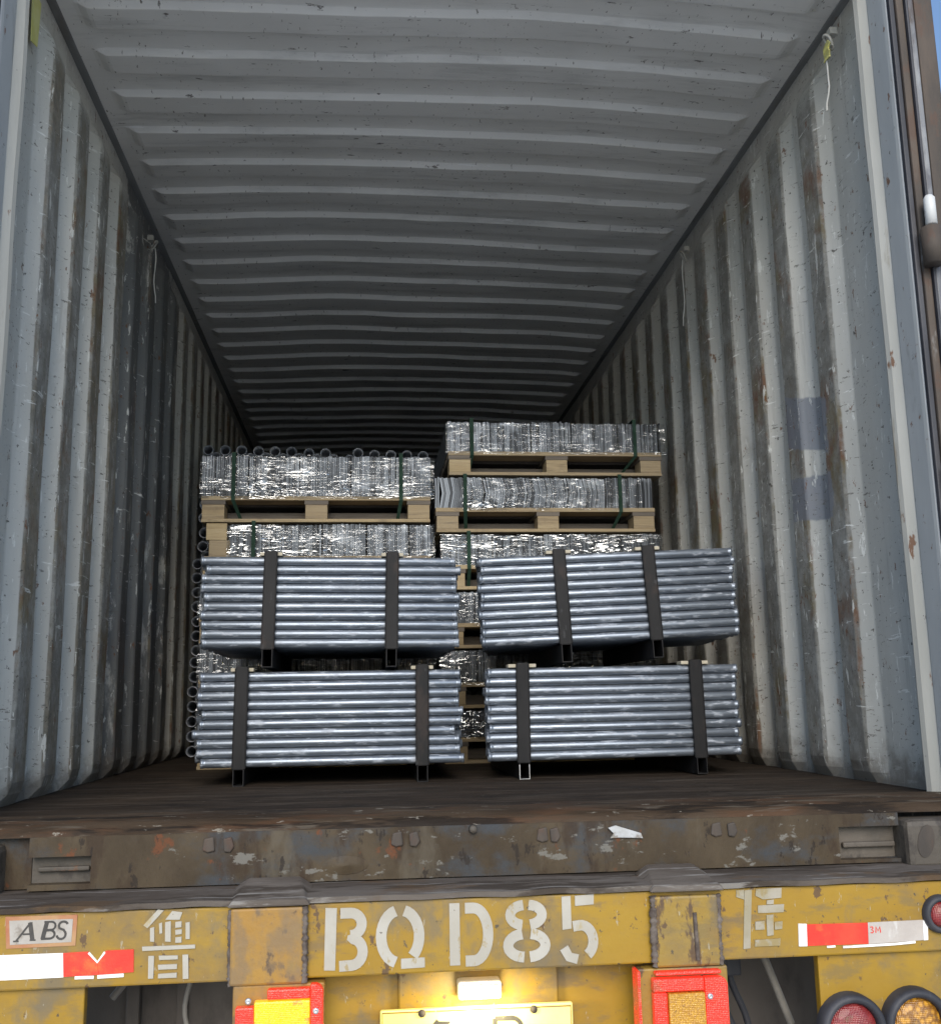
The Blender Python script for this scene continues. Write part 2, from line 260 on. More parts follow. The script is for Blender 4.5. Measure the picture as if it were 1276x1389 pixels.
# ------------------------------------------------------------------ geometry helpers
class G:
    def __init__(s): s.v = []; s.f = []; s.sm = []
    def add(s, vs, fs, smooth=False):
        o = len(s.v); s.v += [tuple(p) for p in vs]
        for f in fs: s.f.append(tuple(o + i for i in f)); s.sm.append(smooth)
        return s
    def hexa(s, p):   # p: 4 bottom ccw, 4 top ccw
        return s.add(p, [(3, 2, 1, 0), (4, 5, 6, 7), (0, 1, 5, 4), (1, 2, 6, 5), (2, 3, 7, 6), (3, 0, 4, 7)])
    def box(s, x0, x1, y0, y1, z0, z1):
        return s.hexa([(x0, y0, z0), (x1, y0, z0), (x1, y1, z0), (x0, y1, z0), (x0, y0, z1), (x1, y0, z1), (x1, y1, z1), (x0, y1, z1)])
    def prism(s, poly, y0, y1):   # poly in xz, extruded along y (front y0)
        a = sum(poly[i][0] * poly[(i + 1) % len(poly)][1] - poly[(i + 1) % len(poly)][0] * poly[i][1] for i in range(len(poly)))
        if a < 0: poly = poly[::-1]
        n = len(poly)
        vs = [(x, y0, z) for x, z in poly] + [(x, y1, z) for x, z in poly]
        return s.add(vs, [tuple(range(n)), tuple(range(2 * n - 1, n - 1, -1))] + [((i + 1) % n, i, n + i, n + (i + 1) % n) for i in range(n)])
    def ribbon(s, pts, w, y0, y1):  # stroke polyline in xz drawn as quads
        n = len(pts); L = []; Rr = []
        ws = w if isinstance(w, (list, tuple)) else [w] * n
        for i, (x, z) in enumerate(pts):
            a = pts[max(0, i - 1)]; b = pts[min(n - 1, i + 1)]
            dx, dz = b[0] - a[0], b[1] - a[1]; d = math.hypot(dx, dz) or 1
            L.append((x - dz / d * ws[i] / 2, z + dx / d * ws[i] / 2)); Rr.append((x + dz / d * ws[i] / 2, z - dx / d * ws[i] / 2))
        vs = [(x, y0, z) for x, z in L] + [(x, y0, z) for x, z in Rr] + [(x, y1, z) for x, z in L] + [(x, y1, z) for x, z in Rr]
        fs = []
        for i in range(n - 1):
            fs += [(i, n + i, n + i + 1, i + 1), (2 * n + i, 2 * n + i + 1, 3 * n + i + 1, 3 * n + i), (i, i + 1, 2 * n + i + 1, 2 * n + i), (n + i, 3 * n + i, 3 * n + i + 1, n + i + 1)]
        fs += [(0, 2 * n, 3 * n, n), (n - 1, 2 * n - 1, 4 * n - 1, 3 * n - 1)]
        return s.add(vs, fs)
    def tube(s, pts, r, seg=10, cap=True):
        n = len(pts); vs = []; fs = []
        rs = r if isinstance(r, (list, tuple)) else [r] * n
        for i, p in enumerate(pts):
            a = Vector(pts[max(0, i - 1)]); b = Vector(pts[min(n - 1, i + 1)]); d = (b - a).normalized()
            u = d.orthogonal().normalized() if abs(d.z) > .9 or True else None
            ref = Vector((0, 0, 1)) if abs(d.z) < .9 else Vector((1, 0, 0))
            u = d.cross(ref).normalized(); w = d.cross(u)
            for k in range(seg):
                t = 2 * math.pi * k / seg; vs.append(Vector(p) + (u * math.cos(t) + w * math.sin(t)) * rs[i])
        for i in range(n - 1):
            for k in range(seg): fs.append((i * seg + k, i * seg + (k + 1) % seg, (i + 1) * seg + (k + 1) % seg, (i + 1) * seg + k))
        s.add(vs, fs, True)
        if cap: s.add(vs[:seg], [tuple(range(seg))]); s.add(vs[-seg:], [tuple(range(seg - 1, -1, -1))])
        return s
    def lathe(s, prof, c, axis='y', seg=24, smooth=True, ang0=0.0):
        """prof: (along, radius) pairs swept round an axis through c"""
        vs = []; n = len(prof)
        for a, r in prof:
            for k in range(seg):
                t = 2 * math.pi * k / seg + ang0; p, q = r * math.cos(t), r * math.sin(t)
                vs.append((c[0] + a, c[1] + p, c[2] + q) if axis == 'x' else (c[0] + p, c[1] + a, c[2] + q) if axis == 'y' else (c[0] + p, c[1] + q, c[2] + a))
        fs = [(i * seg + k, (i + 1) * seg + k, (i + 1) * seg + (k + 1) % seg, i * seg + (k + 1) % seg) for i in range(n - 1) for k in range(seg)]
        return s.add(vs, fs, smooth)
    def mesh(s, name, m):
        me = bpy.data.meshes.new(name); me.from_pydata(s.v, [], s.f)
        me.polygons.foreach_set('use_smooth', s.sm); me.materials.append(m); me.update(); return me

WP = {}
def thing(name, label, cat, loc, group=None, rot=None):
    o = bpy.data.objects.new(name, None); COL.objects.link(o); o.empty_display_size = .1
    o.location = loc; WP[o] = Vector(loc)
    if rot: o.rotation_euler = rot
    o['label'] = label; o['category'] = cat
    if group: o['group'] = group
    return o
def put(name, data, parent=None, loc=(0, 0, 0), rot=None, bevel=0, stuff=False, label=None):
    o = bpy.data.objects.new(name, data); COL.objects.link(o); o.parent = parent; o.location = loc
    if rot: o.rotation_euler = rot
    if bevel:
        b = o.modifiers.new('bevel', 'BEVEL'); b.width = bevel; b.segments = 2; b.limit_method = 'ANGLE'; b.angle_limit = R(40)
    if stuff: o['kind'] = 'stuff'
    if label: o['label'] = label
    return o
def wpart(name, g, m, parent, bevel=0, stuff=False, label=None):
    """a part whose vertices are given in world coordinates"""
    wp = WP.get(parent, Vector((0, 0, 0)))
    o = put(name, g.mesh(name, m), parent, -wp, None, bevel, stuff, label); WP[o] = Vector((0, 0, 0)); return o
def structure(name, g, m):
    o = put(name, g.mesh(name, m)); o['kind'] = 'structure'; return o

# ------------------------------------------------------------------ ground
structure('ground', G().add([(-300, -300, -1.5), (300, -300, -1.5), (300, 300, -1.5), (-300, 300, -1.5)], [(0, 1, 2, 3)]), M['ground'])

# ------------------------------------------------------------------ shipping container
con = thing('shipping_container', 'long grey corrugated shipping container, open at the back, carried on the yellow trailer', 'container', (0, 2.36, -.13))
XI, XO = 1.17, 1.206
Y0, Y1 = 2.56, 14.3
def wall(side, ystart):
    """trapezoid corrugation: slope outer->inner 68 mm, inner flat, slope back, outer flat"""
    p = .277; prof = []
    k = 0
    b = .003
    while True:
        a = ystart + k * p; k += 1
        if a > Y1: break
        for d, x in ((0, XO), (.056, XI), (.160, XI), (.216, XO)):
            # softened corner: two points either side
            if d == 0: pts = ((-b, XO), (b, XO - b * .64))
            elif d == .056: pts = ((d - b, XI + b * .64), (d + b, XI))
            elif d == .160: pts = ((d - b, XI), (d + b, XI + b * .64))
            else: pts = ((d - b, XO - b * .64), (d + b, XO))
            for dd, xx in pts:
                if Y0 + .02 < a + dd < Y1 - .01: prof.append((a + dd, xx))
    prof = [(Y0, XO), (Y0 + .01, XO)] + prof + [(Y1, XO)]
    zs = [-.01, .03, .06, .09, .18, .33, .5, .67, .84, 1.0, 1.16, 1.32, 1.48, 1.64, 1.8, 1.95, 2.08, 2.17, 2.205, 2.235, 2.26, 2.34]
    vs = []
    for (y, x) in prof:
        dep = (XO - x) / (XO - XI)
        for z in zs:
            f = 1.0
            if z > 2.19: f = max(0, 1 - (z - 2.19) / .06)
            if z < .04: f = max(0.15, (z + .01) / .05)
            xx = XO - (XO - XI) * dep * f
            xx += (mnoise.noise(Vector((y * 2.3, z * 1.6, side * 7))) * .006 + mnoise.noise(Vector((y * 9, z * 5, side * 3))) * .0022) * (0.3 + .7 * f)
            yy = y + mnoise.noise(Vector((z * 2.1, round(y / .277) * 3.3, side * 5))) * .005
            vs.append((side * xx, yy, z))
    n = len(zs); fs = []
    for i in range(len(prof) - 1):
        for j in range(n - 1):
            q = (i * n + j, (i + 1) * n + j, (i + 1) * n + j + 1, i * n + j + 1)
            fs.append(q if side < 0 else q[::-1])
    g = G().add(vs, fs)
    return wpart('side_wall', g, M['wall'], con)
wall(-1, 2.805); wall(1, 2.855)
# roof sheet with pressed ribs, cambered and slightly buckled
def roof():
    p = .2305; ys = [(Y0 - .05, 0), (Y0 - .02, 0)]
    k = -1
    while 2.86 + k * p < Y1 - .25:
        a = 2.86 + k * p; k += 1
        for d, h in ((0, 1), (.0025, .95), (.0095, .06), (.012, 0), (.104, 0), (.108, .06), (.118, .95), (.121, 1)):
            if a + d > Y0: ys.append((a + d, h))
    ys.append((Y1, 1))
    xs = [-1.188, -1.15, -1.135, -1.122, -1.11, -1.097, -1.085, -1.0] + [-.9 + i * .09 for i in range(21)] + [1.0, 1.085, 1.097, 1.11, 1.122, 1.135, 1.15, 1.188]
    vs = []
    for y, h in ys:
        for x in xs:
            e = abs(x); f = 1 if e < 1.085 else max(0, 1 - (e - 1.085) / .05)
            f = f * f * (3 - 2 * f)
            z = 2.338 + .032 * (1 - (x / 1.16) ** 2)
            z += .018 * mnoise.noise(Vector((x * 1.4, y * .8, 2))) * (1 - (e / 1.18) ** 4) + .003 * mnoise.noise(Vector((x * 6, y * 5, 4)))
            yy = y + .012 * mnoise.noise(Vector((x * 1.7, y * .35, 9))) * (1 - (e / 1.2) ** 4)
            vs.append((x, yy, z - .024 * f * (1 - h) + (1 - f) * -.004))
    n = len(xs); fs = [(i * n + j, (i + 1) * n + j, (i + 1) * n + j + 1, i * n + j + 1) for i in range(len(ys) - 1) for j in range(n - 1)]
    wpart('roof', G().add(vs, fs), M['roof'], con)
roof()
for s in (-1, 1):
    x0, x1 = sorted((s * 1.180, s * 1.215))
    wpart('top_rail', G().box(x0, x1, Y0, Y1, 2.328, 2.39), M['rail'], con, .004)
    x0, x1 = sorted((s * 1.16, s * 1.22))
    wpart('bottom_rail', G().box(x0, x1, 2.45, Y1, -.13, -.012), M['sill'], con, .004)
    # rear corner post: rear face, inner face, and the bright lip beside the first corrugation
    P = lambda x: s * x
    prof = [(1.166, 2.415), (1.222, 2.415), (1.222, 2.50), (1.214, 2.56), (1.20, 2.575), (1.196, 2.575), (1.172, 2.556), (1.176, 2.548), (1.164, 2.505), (1.164, 2.43)]
    vs = [(P(x), y, z) for z in (0, 2.36) for x, y in prof]; n = len(prof)
    fs = [tuple(range(n)), tuple(range(2 * n - 1, n - 1, -1))] + [(i, (i + 1) % n, n + (i + 1) % n, n + i) for i in range(n)]
    if s < 0: fs = [f[::-1] for f in fs]
    post = wpart('corner_post', G().add(vs, fs), M['post'], con, .003)
    lp = [(1.166, 2.512), (1.150, 2.536), (1.146, 2.552), (1.152, 2.566), (1.175, 2.572), (1.178, 2.515)]
    vs = []; m = len(lp)
    nz = 24
    for j in range(nz):
        z = .002 + 2.31 * j / (nz - 1)
        for x, y in lp: vs.append((P(x + .0025 * mnoise.noise(Vector((z * 3, s, 1)))), y + .004 * mnoise.noise(Vector((z * 2.2, s, 5))), z))
    fs = [(j * m + i, j * m + (i + 1) % m, (j + 1) * m + (i + 1) % m, (j + 1) * m + i) for j in range(nz - 1) for i in range(m)]
    if s < 0: fs = [f[::-1] for f in fs]
    wpart('post_lip', G().add(vs, fs), M['lip'], post)
    # door gasket strip, rusted channel and hinge lug on the rear face of the post
    bx = lambda a, b, *r: G().box(*sorted((s * a, s * b)), *r)
    wpart('door_gasket', bx(1.1665, 1.181, 2.398, 2.4135, 0, 2.36), M['rubber'], post, .003)
    wpart('rusty_channel', bx(1.183, 1.204, 2.392, 2.4135, 0, 2.36), M['rusty'], post, .004)
    wpart('channel_lip', bx(1.2055, 1.2115, 2.384, 2.4135, 0, 2.36), M['rubber'], post, .001)
    wpart('outer_strip', bx(1.213, 1.2285, 2.386, 2.4135, 0, 2.36), M['strip'], post, .003)
    for hz in (.32, .82, 1.45):
        hg = wpart('hinge_lug', G().lathe([(-.05, .0), (-.05, .026), (.05, .026), (.05, 0)], (s * 1.200, 2.368, hz - .065), 'z', 16), M['rusty'], post)
        wpart('hinge_pin', G().lathe([(-.045, 0), (-.045, .0145), (.028, .0145), (.036, .009), (.036, 0)], (s * 1.200, 2.362, hz + .037), 'z', 14), M['white'], post)
    # corner castings under and over the post
    cg = G()
    a, b = sorted((s * (.965 if s > 0 else 1.02), s * 1.222))
    cg.box(a, b, 2.325, 2.41, -.145, -.035)
    cs = wpart('corner_casting', cg, M['cast'], con, .014)
    for cx_, w_ in ((1.008, .020), (1.062, .016)) if s > 0 else ():
        el = [(s * cx_ + w_ * math.cos(t * math.pi / 8) + .006 * s * math.sin(t * math.pi / 8), -.082 + .036 * math.sin(t * math.pi / 8)) for t in range(16)]
        wpart('casting_hole', G().prism(el, 2.3235, 2.327), M['rusty'], cs)
    wpart('top_casting', bx(1.05, 1.222, 2.36, 2.52, 2.362, 2.46), M['cast'], con, .008)
    # opened door folded along the outside of the container
    dr = wpart('door', bx(1.236, 1.272, 2.42, 3.58, .0, 2.44), M['post'], con, .004)
    wpart('door_edge', bx(1.2315, 1.284, 2.388, 2.4185, .0, 2.44), M['rusty'], dr, .004)
    for yy in (2.75, 3.25):
        wpart('lock_rod', G().tube([(s * 1.287, yy, .02), (s * 1.30, yy, 2.32)], .014, 10), M['rusty'], dr)
# header beam over the opening and the far end wall
wpart('header', G().box(-1.16, 1.16, 2.42, 2.50, 2.375, 2.46), M['rail'], con, .004)
g = G(); 
prof = []
x = -1.2
while x < 1.2:
    prof += [(x, 0), (x + .11, 0), (x + .15, .045), (x + .21, .045), (x + .25, 0)]; x += .25
vs = [(x, Y1 - .002 - d, z) for z in (0, 2.34) for x, d in prof]; n = len(prof)
wpart('front_wall', G().add(vs, [(i, i + 1, n + i + 1, n + i) for i in range(n - 1)]), M['wall'], con)
# floor
ny, nx = 60, 24
vs = [(-1.2 + 2.4 * i / nx, 2.52 + (Y1 - 2.52) * (j / ny) ** 1.6, .0025 * mnoise.noise(Vector((i * .8, j * .6, 0)))) for j in range(ny + 1) for i in range(nx + 1)]
fs = [(j * (nx + 1) + i, j * (nx + 1) + i + 1, (j + 1) * (nx + 1) + i + 1, (j + 1) * (nx + 1) + i) for j in range(ny) for i in range(nx)]
wpart('floor', G().add(vs, fs, True), M['floor'], con)
# threshold plate and door sill
nx = 120; prof = [(2.545, .006), (2.50, .007), (2.44, .005), (2.405, .001), (2.385, -.005), (2.370, -.013), (2.363, -.022)]
vs = []
for i in range(nx + 1):
    x = -1.205 + 2.41 * i / nx
    for q, (y, z) in enumerate(prof):
        w_ = 1 if 0 < q < 6 else .3
        vs.append((x, y + .006 * w_ * mnoise.noise(Vector((x * 6, y * 8, 3))), z + .003 * w_ * mnoise.noise(Vector((x * 9, y * 20, 8)))))
m = len(prof); fs = [(i * m + q, i * m + q + 1, (i + 1) * m + q + 1, (i + 1) * m + q) for i in range(nx) for q in range(m - 1)]
wpart('threshold', G().add(vs, fs, True), M['thresh'], con)
sg = G(); zt, zb, fy, by = -.0215, -.13, 2.36, 2.405
for a, b in ((-.964, -.984), ): pass
for x0, x1, z0, z1 in ((-.836, .82, zb, zt), (-.964, -.836, -.062, zt), (-.964, -.836, zb, -.118), (.82, .964, -.05, zt), (.82, .964, zb, -.122)):
    nxx = max(2, int((x1 - x0) / .05))
    vs = []; 
    for i in range(nxx + 1):
        x = x0 + (x1 - x0) * i / nxx; dy = .0035 * mnoise.noise(Vector((x * 5, z0, 1)))
        vs += [(x, fy + dy, z0), (x, fy + dy * .5, z1), (x, by, z1), (x, by, z0)]
    fs = [(4 * i + q, 4 * i + (q + 1) % 4, 4 * i + 4 + (q + 1) % 4, 4 * i + 4 + q) for i in range(nxx) for q in range(4)] + [(0, 3, 2, 1), (4 * nxx, 4 * nxx + 1, 4 * nxx + 2, 4 * nxx + 3)]
    sg.add(vs, [f[::-1] for f in fs])
sg.box(-1.06, -.966, 2.39, 2.405, -.13, -.022)
sill = wpart('door_sill', sg, M['sill'], con)
wpart('pocket_plate', G().box(-.964, -.836, 2.388, 2.402, -.118, -.062), M['cast'], sill)
wpart('pocket_plate', G().box(.82, .964, 2.388, 2.402, -.122, -.05), M['cast'], sill)
wpart('pocket_bar', G().box(-.95, -.842, 2.374, 2.386, -.094, -.084), M['cast'], sill, .003)
wpart('pocket_bar', G().box(.835, .96, 2.374, 2.386, -.098, -.086), M['cast'], sill, .003)
for x0, x1 in ((-.605, -.537), (-.201, -.137), (.121, .175), (.518, .581)):
    tg = G().prism([(x0, -.058), (x0 + .004, -.034), (x0 + .024, -.030), (x0 + .027, -.060), (x0 + .012, -.063)], 2.3545, 2.3605).prism([(x1 - .022, -.062), (x1 - .024, -.035), (x1 - .006, -.031), (x1, -.052), (x1 - .008, -.064)], 2.3535, 2.3605)
    wpart('cam_keeper', tg, M['rusty'], sill, .003)
bl_ = G().lathe([(-.004, 0), (-.004, .008), (.006, .010), (.006, 0)], (-.02, 2.352, -.03), 'y', 10)
wpart('sill_bolt', bl_, M['cast'], sill)
dg = G().add([( -.30 + .05 * math.cos(t) * r, 2.3595 - .006 * (1 - r), -.098 + .02 * math.sin(t) * r) for r in (0.01, .6, 1) for t in [k * math.pi / 6 for k in range(12)]],
             [(a * 12 + k, (a + 1) * 12 + k, (a + 1) * 12 + (k + 1) % 12, a * 12 + (k + 1) % 12) for a in (0, 1) for k in range(12)], True)
wpart('sill_dent', dg, M['sill'], sill)
# lashing hooks high on the walls, with hanging cords and yellow marker tape
for s, y, z in ((1, 2.715, 2.225), (1, 4.20, 2.20), (-1, 4.17, 2.17)):
    rg = G().tube([(s * (1.145 - .012 * math.sin(t)), y + .012 * math.cos(t) + .0, z + .022 * math.sin(t) * 1.0 - .012 + .022 * math.cos(2 * t) * .2) for t in [k * math.pi / 7 for k in range(15)]], .0045, 8)
    rg.box(*sorted((s * 1.149, s * 1.172)), y - .012, y + .012, z + .008, z + .03)
    wpart('lashing_hook', rg, M['lip'], con)
def cord(y, z0, z1, s, label):
    t = G().tube([(s * (1.143 - .004 * math.sin(k)), y + .004 * k + .003 * math.sin(k * 2), z0 + (z1 - z0) * k / 8) for k in range(9)], .0028, 6)
    o = put('cord', t.mesh('cord', M['cord'])); o['label'] = label; o['category'] = 'cord'; o['group'] = 'cords hanging from the wall hooks'
cord(2.716, 2.20, 2.0, 1, 'pale cord hanging below yellow tape by the right door post')
cord(4.20, 2.17, 1.87, 1, 'pale cord hanging on the right wall deeper in the container')
cord(4.18, 2.15, 1.92, -1, 'thin cord hanging on the dark patch of the left wall')
def tape_on(name, pts, label, m, cat):
    o = put(name, G().add(*pts).mesh(name, m)); o['label'] = label; o['category'] = cat; return o
vs = []; 
for k in range(7):
    z = 2.205 - .055 * k / 6; w_ = .017 + .006 * math.sin(k * 2.1)
    for d in (-1, 1): vs += [(1.136 + .003 * math.sin(k * 1.7 + d), 2.715 + d * w_, z), (1.140 + .003 * math.sin(k * 1.7 + d), 2.715 + d * w_, z)]
fs = []
for k in range(6):
    a = 4 * k; fs += [(a, a + 2, a + 6, a + 4), (a + 1, a + 5, a + 7, a + 3), (a, a + 4, a + 5, a + 1), (a + 2, a + 3, a + 7, a + 6)]
tape_on('marker_tape', (vs, fs), 'crumpled yellow tape knotted on the hook by the right door post', M['yel_tape'], 'tape')
vs = [(-1.190 + dx, y, z) for dx in (0, .003) for y, z in ((2.688, 2.235), (2.76, 2.245), (2.75, 2.10), (2.700, 2.085))]
tape_on('marker_tape', (vs, [(4, 5, 6, 7), (3, 2, 1, 0), (0, 1, 5, 4), (1, 2, 6, 5), (2, 3, 7, 6), (3, 0, 4, 7)]), 'pale yellow tape stuck high on the left wall corner', M['yel_tape'], 'tape')
sc = G().prism([(.283, -.036), (.300, -.031), (.322, -.038), (.357, -.049), (.361, -.060), (.335, -.058), (.308, -.057), (.287, -.058), (.295, -.048)], 2.353, 2.3575)
o = put('paper_scrap', sc.mesh('paper_scrap', M['scrap'])); o['label'] = 'torn white scrap stuck on the rusty door sill'; o['category'] = 'scrap'

# ------------------------------------------------------------------ trailer
tr = thing('container_trailer', 'yellow container trailer with white stencilled rear beam and lamps', 'trailer', (0, 2.22, -1.5))
BY = 2.22
beam = wpart('rear_beam', G().box(-1.25, 1.25, BY, 2.40, -.292, -.150), M['yellow'], tr, .004)
# dusty top plate, uneven at its rear edge
vs = []; nx = 100
for i in range(nx + 1):
    x = -1.25 + 2.5 * i / nx
    d = .005 * mnoise.noise(Vector((x * 8, 1, 1))); e = .003 * mnoise.noise(Vector((x * 11, 4, 1)))
    vs += [(x, BY - .008 + d, -.148 + e), (x, BY - .010 + d, -.137 + e), (x, BY + .05, -.134 + e), (x, 2.41, -.1325), (x, 2.41, -.148)]
fs = [(5 * i + q, 5 * i + 5 + q, 5 * i + 6 + q, 5 * i + 1 + q) for i in range(nx) for q in range(4)]
wpart('top_plate', G().add(vs, fs), M['dusty'], tr)
lb = wpart('bracket_plate', G().box(-.523, -.378, BY - .016, BY - .001, -.298, -.152), M['orange'], tr, .005)
rb = wpart('bracket_plate', G().box(.340, .476, BY - .016, BY - .001, -.298, -.158), M['yellow2'], tr, .005)
for x0, x1, s in ((-.530, -.365, 1), (.33, .49, 1)):
    cg = G().hexa([(x0, BY - .022, -.150), (x1, BY - .022, -.150), (x1, 2.33, -.131), (x0, 2.33, -.131), (x0 + .008, BY - .02, -.137), (x1 - .008, BY - .02, -.137), (x1 - .03, 2.33, -.112), (x0 + .03, 2.33, -.112)])
    wpart('bracket_cap', cg, M['dusty'], tr, .004)
def bead(x0, z0, x1, z1, r, par, y=BY - .012):
    n = 40; pts = []; rs = []
    for k in range(n):
        t = k / (n - 1); pts.append((x0 + (x1 - x0) * t + .0022 * mnoise.noise(Vector((k * .6, x0 * 9, 0))), y, z0 + (z1 - z0) * t)); rs.append(r * (1 + .8 * mnoise.noise(Vector((k * .9, x0 * 5, 2)))))
    wpart('weld_bead', G().tube(pts, rs, 8), M['weld'], par)
bead(-.525, -.155, -.523, -.298, .004, lb, BY - .010); bead(-.376, -.152, -.376, -.296, .006, lb, BY - .012)
bead(.338, -.158, .337, -.296, .007, rb, BY - .011); bead(.478, -.158, .476, -.296, .0055, rb, BY - .011)
wpart('slot', G().tube([(.424, BY - .0165, -.192), (.426, BY - .0165, -.285)], .0045, 8), M['weld'], rb)
# stencilled letters as thin paint
YA, YB = BY - .0022, BY + .0005
def arc(cx, cz, rx, rz, a0, a1, n=12):
    return [(cx + rx * math.cos(R(a0 + (a1 - a0) * i / n)), cz + rz * math.sin(R(a0 + (a1 - a0) * i / n))) for i in range(n + 1)]
def letter(shapes, m='letter', par=beam, y0=YA, y1=YB, name='letter', label=None):
    g = G()
    for q, sh in enumerate(shapes):
        if sh[0] == 'p': g.prism(sh[1], y0 - q * .00012, y1)
        else: g.ribbon(sh[1], sh[2], y0 - q * .00012, y1)
    return wpart(name, g, M[m], par, label=label)
letter([('p', [(-.336, -.159), (-.313, -.160), (-.316, -.279), (-.338, -.278)]),
        ('r', [(-.306, -.1705)] + arc(-.285, -.192, .022, .0215, 90, -80) + [(-.286, -.2135)], .0205),
        ('r', [(-.292, -.2175)] + arc(-.284, -.245, .023, .0255, 84, -86) + [(-.308, -.2715)], [.008] + [.0205] * 14)])
letter([('r', arc(-.188, -.219, .036, .050, 101, 259), .0215), ('r', arc(-.184, -.219, .037, .050, 79, -50), .0215), ('p', [(-.184, -.262), (-.136, -.261), (-.136, -.280), (-.184, -.281)])])
letter([('p', [(-.085, -.159), (-.064, -.159), (-.064, -.279), (-.085, -.279)]), ('r', [(-.053, -.1695)] + arc(-.036, -.2205, .030, .051, 90, -90, 16) + [(-.053, -.2715)], .021)])
letter([('r', arc(.069, -.187, .029, .0195, 93, 262), .0205), ('r', arc(.069, -.246, .0345, .0225, 98, 267), .021),
        ('r', arc(.077, -.187, .029, .0195, 87, -82), .0205), ('r', arc(.077, -.246, .0345, .0225, 82, -87), .021)])
letter([('p', [(.148, -.154), (.167, -.153), (.167, -.217), (.148, -.219)]), ('p', [(.176, -.153), (.216, -.151), (.215, -.171), (.176, -.173)]),
        ('r', [(.170, -.213)] + arc(.186, -.242, .0255, .031, 95, -60), .0205), ('r', [(.150, -.254), (.160, -.272), (.178, -.277)], .019)])
LU = [[(-0.694, -0.179), (-0.667, -0.15), (-0.655, -0.152), (-0.686, -0.185)], [(-0.652, -0.17), (-0.639, -0.154), (-0.619, -0.157), (-0.624, -0.171)], [(-0.681, -0.185), (-0.673, -0.183), (-0.672, -0.211), (-0.68, -0.21)], [(-0.664, -0.177), (-0.658, -0.175), (-0.657, -0.195), (-0.662, -0.196)], [(-0.652, -0.175), (-0.641, -0.173), (-0.64, -0.212), (-0.651, -0.211)], [(-0.632, -0.175), (-0.62, -0.174), (-0.62, -0.185), (-0.632, -0.186)], [(-0.632, -0.19), (-0.619, -0.189), (-0.619, -0.198), (-0.631, -0.199)], [(-0.631, -0.204), (-0.619, -0.203), (-0.619, -0.214), (-0.631, -0.214)], [(-0.612, -0.177), (-0.604, -0.176), (-0.603, -0.208), (-0.611, -0.208)], [(-0.695, -0.219), (-0.592, -0.219), (-0.592, -0.226), (-0.694, -0.227)], [(-0.682, -0.237), (-0.671, -0.237), (-0.671, -0.279), (-0.681, -0.279)], [(-0.662, -0.237), (-0.625, -0.238), (-0.625, -0.245), (-0.661, -0.245)], [(-0.663, -0.254), (-0.626, -0.254), (-0.626, -0.263), (-0.662, -0.263)], [(-0.662, -0.271), (-0.626, -0.27), (-0.626, -0.279), (-0.662, -0.279)], [(-0.616, -0.237), (-0.605, -0.237), (-0.603, -0.282), (-0.614, -0.282)]]
GUA = [[(0.539, -0.155), (0.555, -0.153), (0.544, -0.27), (0.529, -0.271)], [(0.521, -0.154), (0.538, -0.153), (0.537, -0.173), (0.52, -0.167)], [(0.564, -0.153), (0.62, -0.152), (0.618, -0.172), (0.578, -0.174), (0.562, -0.166)], [(0.566, -0.186), (0.623, -0.185), (0.621, -0.201), (0.565, -0.201)], [(0.583, -0.206), (0.598, -0.205), (0.596, -0.246), (0.582, -0.247)], [(0.558, -0.218), (0.578, -0.217), (0.577, -0.234), (0.557, -0.234)], [(0.6, -0.22), (0.617, -0.219), (0.615, -0.234), (0.599, -0.235)], [(0.555, -0.254), (0.61, -0.253), (0.608, -0.267), (0.554, -0.267)], [(0.586, -0.176), (0.601, -0.175), (0.6, -0.184), (0.585, -0.184)]]
letter([('p', q) for q in LU]); letter([('p', q) for q in GUA], 'faded')
# ABS sticker
st = letter([('p', [(-.959, -.1535), (-.822, -.1545), (-.823, -.212), (-.954, -.213)])], 'stickr', beam, YA, YB, 'sticker')
letter([('p', [(-.951, -.161), (-.830, -.162), (-.831, -.205), (-.947, -.206)])], 'stickw', st, YA - .0008, YA, 'sticker_field')
K0, K1 = YA - .0016, YA - .0008
letter([('r', [(-.936, -.1995), (-.910, -.1655)], .0035), ('r', [(-.911, -.1655), (-.905, -.1985)], .008), ('r', [(-.924, -.187), (-.907, -.187)], .003), ('r', [(-.941, -.1995), (-.931, -.1995)], .0025), ('r', [(-.910, -.1985), (-.899, -.1985)], .0025)], 'black', st, K0, K1, 'letter')
letter([('r', [(-.879, -.1655), (-.886, -.1975)], .008), ('r', [(-.884, -.1655)] + arc(-.871, -.1730, .0085, .0075, 90, -80) + [(-.880, -.1805)], .0035), ('r', [(-.879, -.1815)] + arc(-.873, -.189, .0095, .0078, 85, -90) + [(-.889, -.197)], .004)], 'black', st, K0, K1, 'letter')
letter([('r', arc(-.8475, -.1735, .0085, .0075, 20, 180, 9) + [(-.855, -.178), (-.846, -.182)] + arc(-.851, -.190, .0085, .0085, 50, -170, 10), .0042)], 'black', st, K0, K1, 'letter')
